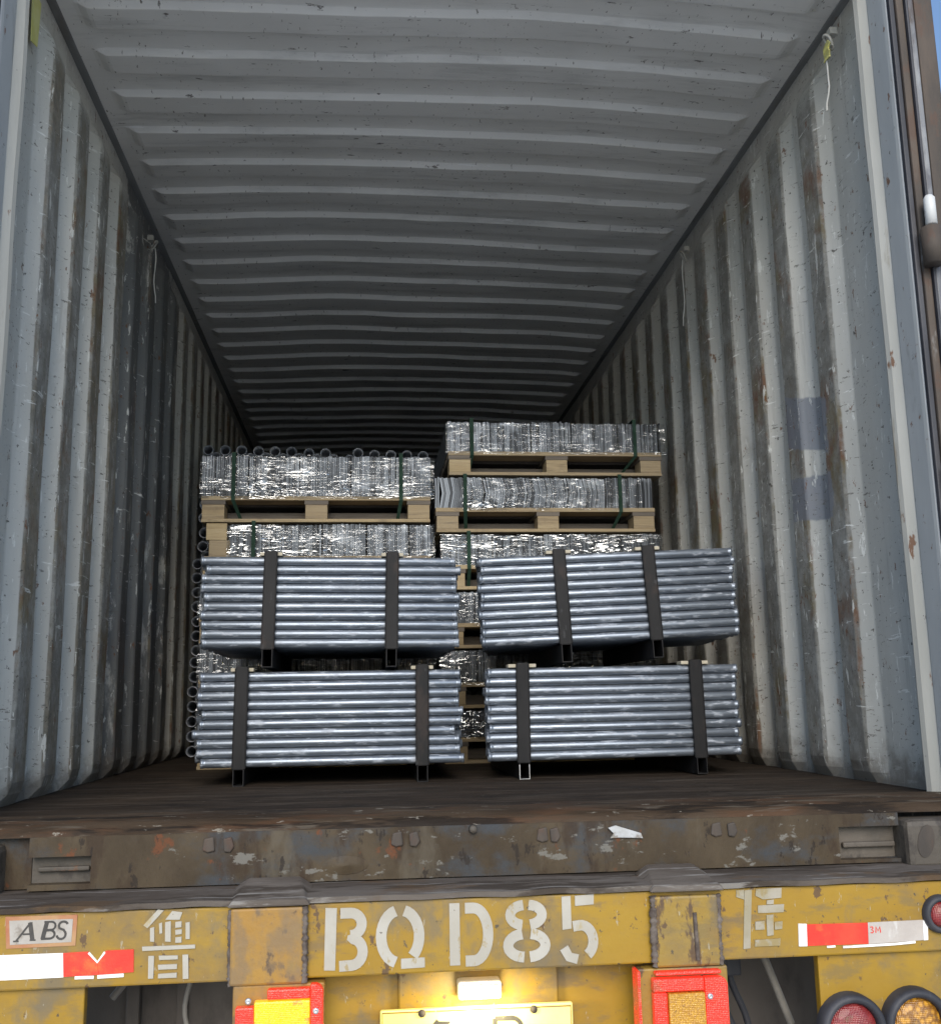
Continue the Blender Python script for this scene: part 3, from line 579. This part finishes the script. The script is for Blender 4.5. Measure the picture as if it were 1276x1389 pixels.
# retroreflective tapes
tl = letter([('p', [(-1.02, -.2245), (-.846, -.2252), (-.843, -.270), (-1.02, -.2715)])], 'tapew', beam, YA, YB, 'reflective_tape')
letter([('p', [(-.8452, -.2252), (-.798, -.2242), (-.780, -.245), (-.776, -.268), (-.8425, -.269)]), ('p', [(-.7755, -.268), (-.7795, -.2452), (-.764, -.2238), (-.711, -.2235), (-.7095, -.2655)])], 'taper', tl, YA - .0006, YB, 'red_panel')
letter([('r', [(-.797, -.2262), (-.7795, -.2445), (-.766, -.2262)], .004), ('r', [(-.821, -.2715), (-.785, -.2720)], .0055), ('r', [(-.778, -.2715), (-.728, -.2705)], .0065)], 'tapew', tl, YA - .0012, YB, 'tape_edge')
t2 = letter([('p', [(.8038, -.2285), (.936, -.2275), (.933, -.268), (.802, -.2715)])], 'tapep', beam, YA, YB, 'reflective_tape')
letter([('p', [(.670, -.2275), (.803, -.2288), (.8012, -.2705), (.668, -.270)])], 'taper', t2, YA - .0006, YB, 'red_panel')
letter([('p', [(.651, -.2252), (.669, -.2262), (.667, -.2705), (.649, -.270)]), ('r', [(.710, -.2735), (.728, -.2730)], .004), ('r', [(.745, -.2752), (.80, -.2745), (.86, -.2735), (.905, -.2712)], .0045), ('p', [(.926, -.229), (.9365, -.2275), (.9335, -.268), (.924, -.2685)])], 'tapew', t2, YA - .0012, YB, 'tape_edge')
for pts in ([(.808, -.2380), (.8125, -.2372), (.8145, -.2400), (.8105, -.2428), (.8148, -.2458), (.8125, -.2492), (.808, -.2485)], [(.8195, -.2495), (.8205, -.2375), (.8247, -.2460), (.829, -.2375), (.830, -.2495)]):
    letter([('r', pts, .0018)], 'taper', t2, YA - .0012, YA - .0002, 'letter')
# lower yellow panels left and right
wpart('lower_panel', G().box(-1.25, -.805, 2.235, 2.26, -.85, -.2935), M['yellow'], tr, .003)
rp = wpart('lower_panel', G().box(.695, 1.25, 2.235, 2.26, -.85, -.2935), M['yellow'], tr, .003)
def round_lamp(cx, cz, r, lens, par):
    g = G().lathe([(0.014, r), (-.012, r), (-.022, r * .93), (-.022, r * .80), (-.012, r * .74), (.002, r * .74)], (cx, 2.222, cz), 'y', 32)
    o = wpart('round_lamp', g, M['rubber'], par)
    k = r * .745
    wpart('lens', G().lathe([(-.004, k), (-.012, k * .88), (-.017, k * .6), (-.019, k * .3), (-.0195, 0.0005)], (cx, 2.222, cz), 'y', 32), M[lens], o)
    return o
round_lamp(.752, -.437, .071, 'reddull', rp); round_lamp(.893, -.433, .072, 'amber2', rp)
g = G().lathe([(0.0, .040), (-.010, .039), (-.016, .034), (-.016, .028), (-.008, .026), (0, .026)], (.966, 2.2195, -.2165), 'y', 28)
mk = wpart('marker_lamp', g, M['rubber'], beam)
wpart('lens', G().lathe([(-.008, .0265), (-.017, .02), (-.021, .01), (-.022, .0004)], (.966, 2.2195, -.2165), 'y', 28), M['reddull'], mk)
# number plate panel, plate lamp and plate
pp = wpart('plate_panel', G().box(-.378, .335, 2.30, 2.33, -.86, -.2935), M['yellow'], tr, .003)
wpart('panel_doubler', G().box(-.188, .148, 2.288, 2.2995, -.86, -.297), M['yellow'], pp, .004)
PY = 2.268
lp_ = wpart('licence_plate', G().box(-.226, .174, PY, PY + .012, -.60, -.372), M['plate'], tr, .004)
letter([('r', [(-.221, -.59), (-.221, -.377), (.169, -.379), (.169, -.59)], .003)], 'yellow', lp_, PY - .0008, PY + .001, 'plate_rim')
for bx_, bz in ((-.140, -.3805), (.091, -.3825)):
    wpart('plate_bolt', G().lathe([(0, .008), (-.004, .007), (-.005, 0)], (bx_, PY - .0005, bz), 'y', 12), M['rusty'], lp_)
letter([('r', [(-.108, -.395), (-.122, -.413)], .007), ('r', [(-.109, -.400), (-.084, -.401), (-.092, -.412)], .006), ('r', [(-.122, -.417), (-.066, -.417), (-.066, -.441), (-.122, -.441), (-.122, -.417)], .006), ('r', [(-.094, -.417), (-.094, -.441)], .006), ('r', [(-.122, -.429), (-.066, -.429)], .005), ('r', [(-.132, -.450), (-.056, -.450)], .007), ('r', [(-.116, -.458), (-.072, -.458), (-.072, -.484), (-.116, -.484), (-.116, -.458)], .006), ('r', [(-.116, -.471), (-.072, -.471)], .005)], 'black', lp_, PY - .0012, PY + .001, 'character')
letter([('r', [(.010, -.484), (.010, -.397)], .010), ('r', [(.010, -.397)] + arc(.045, -.4175, .020, .0205, 90, -90) + [(.010, -.438)], .009), ('r', [(.040, -.4385)] + arc(.047, -.461, .022, .0225, 90, -90) + [(.010, -.4835)], .009)], 'black', lp_, PY - .0012, PY + .001, 'letter')
pl = wpart('plate_lamp', G().box(-.067, .023, 2.245, 2.2875, -.354, -.318), M['clear'], tr, .006)
for zz in (-.326, -.336, -.347):
    wpart('lamp_rib', G().box(-.060, .016, 2.2425, 2.2455, zz - .0022, zz + .0022), M['yellow'], pl)
ld = bpy.data.lights.new('added_plate_light', 'AREA'); ld.shape = 'RECTANGLE'; ld.size = .085; ld.size_y = .035; ld.energy = 0.9; ld.color = (1.0, .86, .45)  # light added ahead of the plate lamp, imitating glow thrown back by the plate
lo_ = bpy.data.objects.new('added_plate_light', ld); COL.objects.link(lo_); lo_.location = (-.022, 2.205, -.345)
lo_.rotation_euler = Vector((0, 1.0, -.75)).to_track_quat('-Z', 'Y').to_euler()
# tail lamps
LY = BY - .03
def lens_box(x0, x1, z0, z1, m, par, name='red_lens', y=LY, cut=0.0):
    g = G()
    if cut: g.prism([(x0, z0), (x1, z0), (x1, z1 - cut), (x1 - cut * .3, z1 - cut * .3), (x1 - cut, z1), (x0, z1)], y, y + .02)
    else: g.box(x0, x1, y, y + .02, z0, z1)
    o = wpart(name, g, M[m], par, .003)
    n = int((z1 - z0) / .016)
    if n >= 1 and name == 'red_lens':
        rg = G()
        for k in range(1, n + 1): rg.box(x0 + .004, x1 - .004, y - .0012, y + .0002, z1 - .016 * k - .0012, z1 - .016 * k + .0012)
        wpart('lens_rib', rg, M[m], o)
    return o
def screw(x, z, par): wpart('lamp_screw', G().lathe([(0, .0065), (-.003, .0055), (-.0035, .003), (-.002, 0)], (x, LY - .001, z), 'y', 12), M['steeledge'], par)
ta = wpart('tail_lamp', G().box(-.516, -.336, LY + .021, 2.25, -.62, -.298), M['orange'], tr, .004)
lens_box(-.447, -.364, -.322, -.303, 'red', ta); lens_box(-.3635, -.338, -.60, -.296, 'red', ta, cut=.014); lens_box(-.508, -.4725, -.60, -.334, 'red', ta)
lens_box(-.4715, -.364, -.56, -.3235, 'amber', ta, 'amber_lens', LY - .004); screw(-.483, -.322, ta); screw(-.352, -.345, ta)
tb = wpart('tail_lamp', G().box(.300, .490, LY + .021, 2.25, -.62, -.2995), M['yellow2'], tr, .004)
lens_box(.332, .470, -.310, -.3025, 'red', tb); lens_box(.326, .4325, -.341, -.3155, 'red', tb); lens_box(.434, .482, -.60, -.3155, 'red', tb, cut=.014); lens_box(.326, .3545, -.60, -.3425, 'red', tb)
lens_box(.356, .4325, -.56, -.3435, 'amberdull', tb, 'amber_lens', LY - .004); screw(.443, -.352, tb)
wpart('red_reflector', G().box(.293, .299, BY - .034, BY + .01, -.60, -.2985), M['red'], tr, .001)  # glow added through the red lens material; the strip only reflects
# mud flaps, hoses and frame seen through the gaps
for x0, x1 in ((-.95, -.49), (.44, .90)):
    wpart('mud_flap', G().box(x0, x1, 2.62, 2.64, -1.25, -.20), M['dark'], tr, .004)
wpart('flap_rib', G().box(-.80, -.77, 2.585, 2.6185, -1.2, -.25), M['dark'], tr, .004)
wpart('flap_rib', G().box(-.69, -.665, 2.60, 2.6185, -1.2, -.25), M['dark'], tr, .004)
wpart('stay', G().tube([(-.80, 2.45, -.37), (-.72, 2.45, -.275)], .008, 8), M['hose'], tr)
wpart('cable', G().tube([(-.632 + .006 * math.sin(k * .9), 2.40, -.28 - .02 * k) for k in range(14)], .0055, 8), M['hose'], tr)
wpart('rod', G().tube([(.628, 2.42, -.285), (.70, 2.42, -.48)], .009, 8), M['hose'], tr)
wpart('valve', G().box(.545, .60, 2.44, 2.50, -.38, -.315).box(.555, .568, 2.435, 2.445, -.36, -.30), M['rubber'], tr, .006)
for q in range(4):
    wpart('hose', G().tube([(.53 + .026 * q + .02 * math.sin(k * .5 + q), 2.46 + .012 * q, -.30 - .022 * k) for k in range(12)], .008, 8), M['rubber'], tr)
wpart('clip', G().box(.528, .545, 2.41, 2.425, -.36, -.305), M['hose'], tr, .003)
for s in (-1, 1):
    wpart('frame_rail', G().box(s * .42 - .07, s * .42 + .07, 2.42, 13.8, -.165, -.1495).box(s * .42 - .008, s * .42 + .008, 2.42, 13.8, -.5, -.1655).box(s * .42 - .07, s * .42 + .07, 2.42, 13.8, -.52, -.5005), M['dark'], tr)
for yy in (3.4, 4.7):
    ax_ = wpart('axle', G().tube([(-1.1, yy, -1.0), (1.1, yy, -1.0)], .07, 16), M['dark'], tr)
    wpart('spring_hanger', G().box(-.49, -.36, yy - .1, yy + .1, -.94, -.5215).box(.36, .49, yy - .1, yy + .1, -.94, -.5215), M['dark'], tr)
    for x in (-1.08, -.76, .76, 1.08):
        w_ = wpart('wheel', G().lathe([(-.12, .28), (-.13, .44), (-.10, .495), (.10, .495), (.13, .44), (.12, .28)], (x, yy, -1.004), 'x', 32), M['tyre'], tr)
        wpart('rim', G().lathe([(-.06, .0), (-.06, .2), (-.11, .279), (.11, .279), (.06, .2), (.06, 0)], (x, yy, -1.004), 'x', 24), M['dark'], w_)

# ------------------------------------------------------------------ front pipe bundles
D = .0296; ROWS = 10; CP = D * .9; RP = .0297
PIPE = {}
def pipe_mesh(L):
    if L in PIPE: return PIPE[L]
    r = D / 2 - .0004; h = L / 2
    prof = [(-h + .06, r - .003), (-h, r - .003), (-h, r + .0006), (-h + .007, r + .0011), (-h + .010, r - .0008), (-h + .016, r - .0010), (-h + .019, r),
            (h - .019, r), (h - .016, r - .0010), (h - .010, r - .0008), (h - .007, r + .0011), (h, r + .0006), (h, r - .003), (h - .06, r - .003)]
    PIPE[L] = G().lathe(prof, (0, 0, 0), 'x', 20).mesh('pipe', M['pipe']); return PIPE[L]
def pipe_bundle(label, x0, L, z0, tilt, yaw, y, bars, pads, feet, seed, COLS, shear, edge):
    rnd = random.Random(seed)
    t = thing('pipe_bundle', label, 'pipe bundle', (x0, y, z0), 'bundles of short galvanised pipes at the door end', (0, -tilt, yaw))
    me = pipe_mesh(L)
    inner = G()
    for c in range(COLS):
        dz = (D * .5 if c % 2 else 0)
        for r_ in range(ROWS):
            dx = rnd.gauss(0, .0045)
            px, py, pz = L / 2 + dx + shear * c * CP, D / 2 + c * CP, D / 2 + r_ * RP + dz * (1 if r_ < ROWS - 1 else .0)
            if c == 0 or (r_ in (0, ROWS - 1)):
                put('pipe', me, t, (px + (.004 if c == 0 else 0) * math.sin(r_ * 1.7), py + rnd.uniform(-.0015, .0015), pz + rnd.gauss(0, .0003)), (rnd.uniform(0, 6), 0, rnd.gauss(0, .0026)))
            else:
                a = L / 2; rr = D / 2 - .0006
                inner.lathe([(-a + .02, rr - .003), (-a, rr - .003), (-a, rr), (a, rr), (a, rr - .003), (a - .02, rr - .003)], (px, py, pz), 'x', 10)
    put('inner_pipes', inner.mesh('inner_pipes', M['pipe']), t, stuff=True)
    H = D + (ROWS - 1) * RP; W_ = .037; DEP = COLS * CP + .02
    for (bx0, bx1) in bars:
        # (centre at the top, centre at the bottom) in bundle x
        g = G(); yf = -.012
        def bar(xa, xb, za, zb, w, y0, y1): g.hexa([(xa - w / 2, y0, za), (xa + w / 2, y0, za), (xa + w / 2, y1, za), (xa - w / 2, y1, za), (xb - w / 2, y0, zb), (xb + w / 2, y0, zb), (xb + w / 2, y1, zb), (xb - w / 2, y1, zb)])
        bar(bx1, bx0, -.004, H + .016, W_, yf, -.004)
        bar(bx1 - W_ / 2 - .0015, bx0 - W_ / 2 - .0015, -.004, H + .012, .003, yf - .002, .0)
        bar(bx1 + W_ / 2 + .0015, bx0 + W_ / 2 + .0015, -.004, H + .012, .003, yf - .002, .0)
        b_ = put('clamp_bar', g.mesh('clamp_bar', M['steel']), t, bevel=.001)
        # bar over the top, ends tucked under the uprights
        put('top_bar', G().box(bx0 - .015, bx0 + .015, -.0035, DEP, H + .004, H + .015).mesh('top_bar', M['steel']), t, bevel=.002)
        for s in (-1, 1):
            put('pad', G().box(*sorted((bx0 + s * .017, bx0 + s * pads)), -.002, .05, H + .001, H + .0125).mesh('pad', M['pad']), t, bevel=.002)
        # hollow skid tube under the bundle
        w2 = W_ * .92; zf = -feet; th = .0028
        k = G().box(bx1 - w2 / 2, bx1 - w2 / 2 + th, -.013, DEP, zf + th, -.006).box(bx1 + w2 / 2 - th, bx1 + w2 / 2, -.013, DEP, zf + th, -.006).box(bx1 - w2 / 2, bx1 + w2 / 2, -.013, DEP, zf, zf + th - .0001).box(bx1 - w2 / 2, bx1 + w2 / 2, -.010, DEP, -.0055, -.0025)
        sk = put('skid', k.mesh('skid', M['steel']), t)
        e = G().ribbon([(bx1 - w2 / 2 + .0012, -.010), (bx1 - w2 / 2 + .0012, zf + .0014), (bx1 + w2 / 2 - .0012, zf + .0014), (bx1 + w2 / 2 - .0012, -.010)], .0022, -.0140, -.0132)
        put('skid_edge', e.mesh('skid_edge', M['steeledge' if edge and bx0 < .3 else 'steel']), sk)
    return t
YF = 3.375
pipe_bundle('upper left pipe bundle, resting on another pipe bundle against the left pallets', -.785, .825, .430, R(-.5), 0, YF, ((.219, .215), (.612, .610)), .036, .062, 1, 31, 0, 0)
pipe_bundle('lower left pipe bundle standing on the container floor with clamp bars near its ends', -.782, .828, .056, R(0), 0, YF, ((.134, .130), (.706, .704)), .036, .056, 2, 31, 0, 0)
pipe_bundle('upper right pipe bundle tilted up to the right, on top of another bundle', .122, .866, .423, R(2.0), R(-1.0), YF + .006, ((.272, .276), (.575, .581)), .042, .063, 3, 29, .12, 0)
pipe_bundle('lower right pipe bundle on the floor showing an empty bright skid end', .134, .838, .056, R(.3), 0, YF, ((.118, .114), (.696, .698)), .046, .056, 4, 29, .12, 1)

# ------------------------------------------------------------------ pallets, wrapped plate loads
PL = {}
def pm(key, m='wood'):
    k = (key, m)
    if k not in PL: PL[k] = G().box(-key[0] / 2, key[0] / 2, 0, key[1], 0, key[2]).mesh('timber', M[m])
    return PL[k]
def pallet(label, x0, w, z0, h, yaw=0.0):
    t = thing('wooden_pallet', label, 'pallet', (x0, 4.30, z0), 'wooden pallets in the back stacks', (0, 0, yaw))
    dep = .92; bw = .092; tb = .018; st = .018; bot = .014
    bh = h - tb - st - bot
    for k in range(3):      # bottom boards along x
        put('bottom_board', pm((w - .004, .10, bot)), t, (w / 2, k * (dep - .10) / 2, 0), bevel=.002)
    for i in range(3):
        cx = (bw / 2 + .004, w / 2 - .01 + .02 * (i == 1) * random.random(), w - bw / 2 - .004)[i]
        for k in range(3):
            put('block', pm((bw, .10, bh)), t, (cx, .002 + k * (dep - .104) / 2, bot), bevel=.002)
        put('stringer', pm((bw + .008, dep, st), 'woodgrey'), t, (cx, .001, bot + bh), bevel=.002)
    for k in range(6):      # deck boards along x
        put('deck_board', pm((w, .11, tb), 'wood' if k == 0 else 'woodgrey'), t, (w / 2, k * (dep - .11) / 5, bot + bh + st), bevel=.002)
    # planks hung between the blocks deeper in
    put('cross_board', pm((w - .02, .018, bh * .72), 'woodgrey'), t, (w / 2, .115, bot + .001))
    return t
def load(label, x0, x1, z0, z1, seed, kink=0.0, straps=(), wrap=(0, 1), strapto=0, film=True, topf=0.0):
    rnd = random.Random(seed)
    t = thing('plate_load', label, 'plate stack', (x0, 4.30, z0), 'film wrapped loads of steel plates')
    W_ = x1 - x0; H = z1 - z0; g = G(); x = .004; nextgap = .17 + rnd.random() * .04
    hoff = yoff = 0
    while x < W_ - .012:
        th = rnd.uniform(.0055, .0095)
        if x > nextgap:
            x += rnd.uniform(.004, .008); nextgap = x + .16 + rnd.random() * .05; hoff = rnd.uniform(-.004, .002); yoff = rnd.uniform(-.004, .004)
        h = H - .006 + hoff + rnd.uniform(-.003, .002); y = .013 + yoff + rnd.uniform(-.006, .006); lean = rnd.uniform(-.001, .001)
        kk = kink * (1 if .02 * W_ < x < .74 * W_ else .15)
        vs = []
        for z, dx in ((0, 0), (h * .5, kk), (h, lean)):
            vs += [(x + dx, y, z), (x + dx + th, y, z), (x + dx + th, .86, z), (x + dx, .86, z)]
        fs = [(3, 2, 1, 0), (8, 9, 10, 11)]
        for a in (0, 4): fs += [(a + q, a + (q + 1) % 4, a + 4 + (q + 1) % 4, a + 4 + q) for q in range(4)]
        g.add(vs, fs); x += th + rnd.uniform(.0006, .0026)
    put('plates', g.mesh('plates', M['plates']), t, stuff=True)
    if film:
        # film: front, top and sides of one wrinkled skin
        nx, nv = 70, 22; vs = []
        a, b = wrap
        for i in range(nx + 1):
            u = i / nx; xx = (a + (b - a) * u) * W_
            for j in range(nv + 1):
                v = j / nv
                if v < .6: z = -.012 + (H + .014) * v / .6; y = -.001
                else: q = (v - .6) / .4; z = H + .004; y = .001 + .5 * q
                n1 = mnoise.noise(Vector((xx * 7 + seed * 3, z * 26 + y * 20, seed)))
                n2 = mnoise.noise(Vector((xx * 22 + seed, z * 55 + y * 40 + xx * 14, seed + 5)))
                d = .006 * n1 + .0035 * n2
                rim = math.exp(-((v - .6) / .06) ** 2)
                vs.append((xx + .004 * n2 - (.004 if i == 0 else 0) + (.004 if i == nx else 0), y + d + .012 * rim, z + .7 * d - .006 * rim + topf * (mnoise.noise(Vector((xx * 5, 3, seed))) * .5 + .3 - .5 * abs(u - .45)) * (1 if v >= .55 else 0)))
        n = nv + 1
        fs = [(i * n + j, (i + 1) * n + j, (i + 1) * n + j + 1, i * n + j + 1) for i in range(nx) for j in range(nv)]
        # side skirts
        fg = G().add(vs, fs, True)
        for e in (0, nx):
            xe = vs[e * n][0]; sd = []
            for j in range(9):
                for yk in range(6):
                    z = -.012 + (H + .01) * j / 8; y = .006 + .8 * yk / 5
                    sd.append((xe + .003 * mnoise.noise(Vector((y * 9, z * 20, seed + e))), y, z))
            fg.add(sd, [(j * 6 + k, j * 6 + k + 1, (j + 1) * 6 + k + 1, (j + 1) * 6 + k) for j in range(8) for k in range(5)], True)
        put('stretch_film', fg.mesh('stretch_film', M['film']), t)
    for sx, lean in straps:
        put('strap', G().hexa([(sx - .008, -.008, -.02), (sx + .008, -.008, -.02), (sx + .008, -.0065, -.02), (sx - .008, -.0065, -.02), (sx - .008, -.008, H + .007), (sx + .008, -.008, H + .007), (sx + .008, -.0065, H + .007), (sx - .008, -.0065, H + .007)])
            .hexa([(sx + lean - .007, .05, -strapto), (sx + lean + .007, .05, -strapto), (sx + lean + .007, .0515, -strapto), (sx + lean - .007, .0515, -strapto), (sx - .008, -.008, -.0205), (sx + .008, -.008, -.0205), (sx + .008, -.0065, -.0205), (sx - .008, -.0065, -.0205)])
            .box(sx - .008, sx + .008, -.0064, .86, H + .006, H + .0072).mesh('strap', M['strap']), t)
    return t
PH = .105
rz = [0, .222, .467, .712, .957, 1.205]
rx = [(.06, .98), (.055, .975), (.05, .97), (.06, .99), (.036, .987), (.092, 1.03)]
rlab = ['sixth and lowest wooden pallet of the right stack, on the container floor', 'wooden pallet fifth from the top of the right stack, seen through the centre gap', 'wooden pallet fourth from the top of the right stack, seen through the centre gap',
        'wooden pallet third from the top of the right stack, mostly behind the pipe bundle', 'wooden pallet second from the top of the right stack', 'topmost wooden pallet of the right stack, under the highest load']
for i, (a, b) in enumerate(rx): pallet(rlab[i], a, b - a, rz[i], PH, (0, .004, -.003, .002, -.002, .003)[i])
llab = ['lowest film wrapped plate load of the right stack', 'plate load fifth from the top of the right stack, seen through the centre gap', 'plate load fourth from the top of the right stack, seen through the centre gap',
        'plate load third from the top of the right stack, just above the right pipe bundle', 'plate load of bent wavy plates in the right stack, second from the top', 'topmost plate load of the whole container, on the right stack with two green straps']
for i, (a, b) in enumerate(rx):
    z1 = rz[i + 1] - .003 if i < 5 else 1.449
    st = {5: ((.108, -.012), (.825, -.055)), 4: ((.132, .005), (.806, -.03)), 3: ((.116, 0),)}.get(i, ())
    load(llab[i], a - .006 + (.004 if i == 3 else 0), b + (.012, .01, .012, .02, .006, .014)[i], rz[i] + PH + .001, z1, 20 + i, .012 if i == 4 else 0, st, (.13, .93) if i == 4 else (0.0, 1.0), .09)
lz = [0, .25, .50, .752, 1.0]
lx = [(-.93, .02), (-.93, .015), (-.935, .01), (-.93, .015), (-.941, .014)]
l1 = ['lowest wooden pallet of the left stack, hidden behind the pipe bundles', 'wooden pallet fourth from the top of the left stack, hidden behind a pipe bundle', 'wooden pallet third from the top of the left stack, hidden behind a pipe bundle', 'wooden pallet second from the top of the left stack, behind the upper bundle', 'topmost wooden pallet of the left stack with three pale blocks']
l2 = ['lowest plate load of the left stack', 'plate load fourth from the top of the left stack', 'plate load third from the top of the left stack', 'plate load under the topmost left pallet, wrapped in crinkled film', 'topmost plate load of the left stack under very shiny crinkled film']
for i, (a, b) in enumerate(lx):
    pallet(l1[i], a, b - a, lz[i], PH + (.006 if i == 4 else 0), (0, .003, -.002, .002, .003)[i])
    z1 = lz[i + 1] - .003 if i < 4 else 1.290
    load(l2[i], (a - .004) if i != 3 else -.828, b + .012, lz[i] + PH + (.007 if i == 4 else .001), z1, 40 + i, 0, {4: ((.135, .03), (.834, -.015)), 3: ((.105, 0),)}.get(i, ()), (0, 1), .1, True, .02 if i == 4 else .0)
for k, (za, zb, xa) in enumerate(((.858, .925, -.905), (.926, .998, -.918))):
    o = put('timber_block', G().box(xa, xa + .085 - .01 * k * 0, 4.31, 4.42, za, zb).mesh('timber_block', M['wood']), bevel=.002)
    o['label'] = ('lower pale timber block wedged at the left stack corner', 'upper pale timber block wedged under the topmost left pallet')[k]; o['category'] = 'timber'; o['group'] = 'timber blocks wedged in the left stack'

# ------------------------------------------------------------------ long pipes lying lengthways behind the left stack
LD = .0545
def long_mesh():
    r = LD / 2; L = 2.6
    return G().lathe([(.08, r - .004), (0, r - .004), (0, r), (.006, r + .0012), (.03, r + .0012), (.034, r - .001), (L, r - .001), (L, r - .004)], (0, 0, 0), 'y', 18).mesh('long_pipe', M['pipey'])
LM = long_mesh()
def long_bundle(label, x0, z0, rows, tilt, skip, seed):
    rnd = random.Random(seed); t = thing('long_pipe_bundle', label, 'pipe bundle', (x0, 5.35, z0), 'long pipes lying behind the left stack', (0, tilt, 0))
    inner = G()
    for r_ in range(rows):
        for c in range(14 - (r_ % 2)):
            px = .0866 * c + .0433 * (r_ % 2); pz = LD / 2 + .0366 * r_
            if (r_ == rows - 1 and c in skip): continue
            n = 14 - (r_ % 2)
            if r_ >= rows - 2 or c < 1 or c >= n - 1:
                put('pipe', LM, t, (px + rnd.uniform(-.002, .002), rnd.uniform(-.02, .02), pz), (0, rnd.uniform(0, 6), 0))
            else:
                rr = LD / 2
                inner.lathe([(.05, rr - .004), (0, rr - .004), (0, rr), (2.6, rr)], (px, rnd.uniform(-.02, .02), pz), 'y', 10)
    put('inner_pipes', inner.mesh('inner_pipes', M['pipey']), t, stuff=True)
long_bundle('lowest bundle of long round pipes lying lengthways behind the left stack', -1.120, .002, 13, 0, (), 1)
long_bundle('middle bundle of long round pipes seen as rings at the left wall', -1.115, .50, 14, 0, (), 2)
long_bundle('topmost bundle of long pipes, open ends in a row above the left load', -1.094, 1.030, 15, R(1.3), (8,), 3)
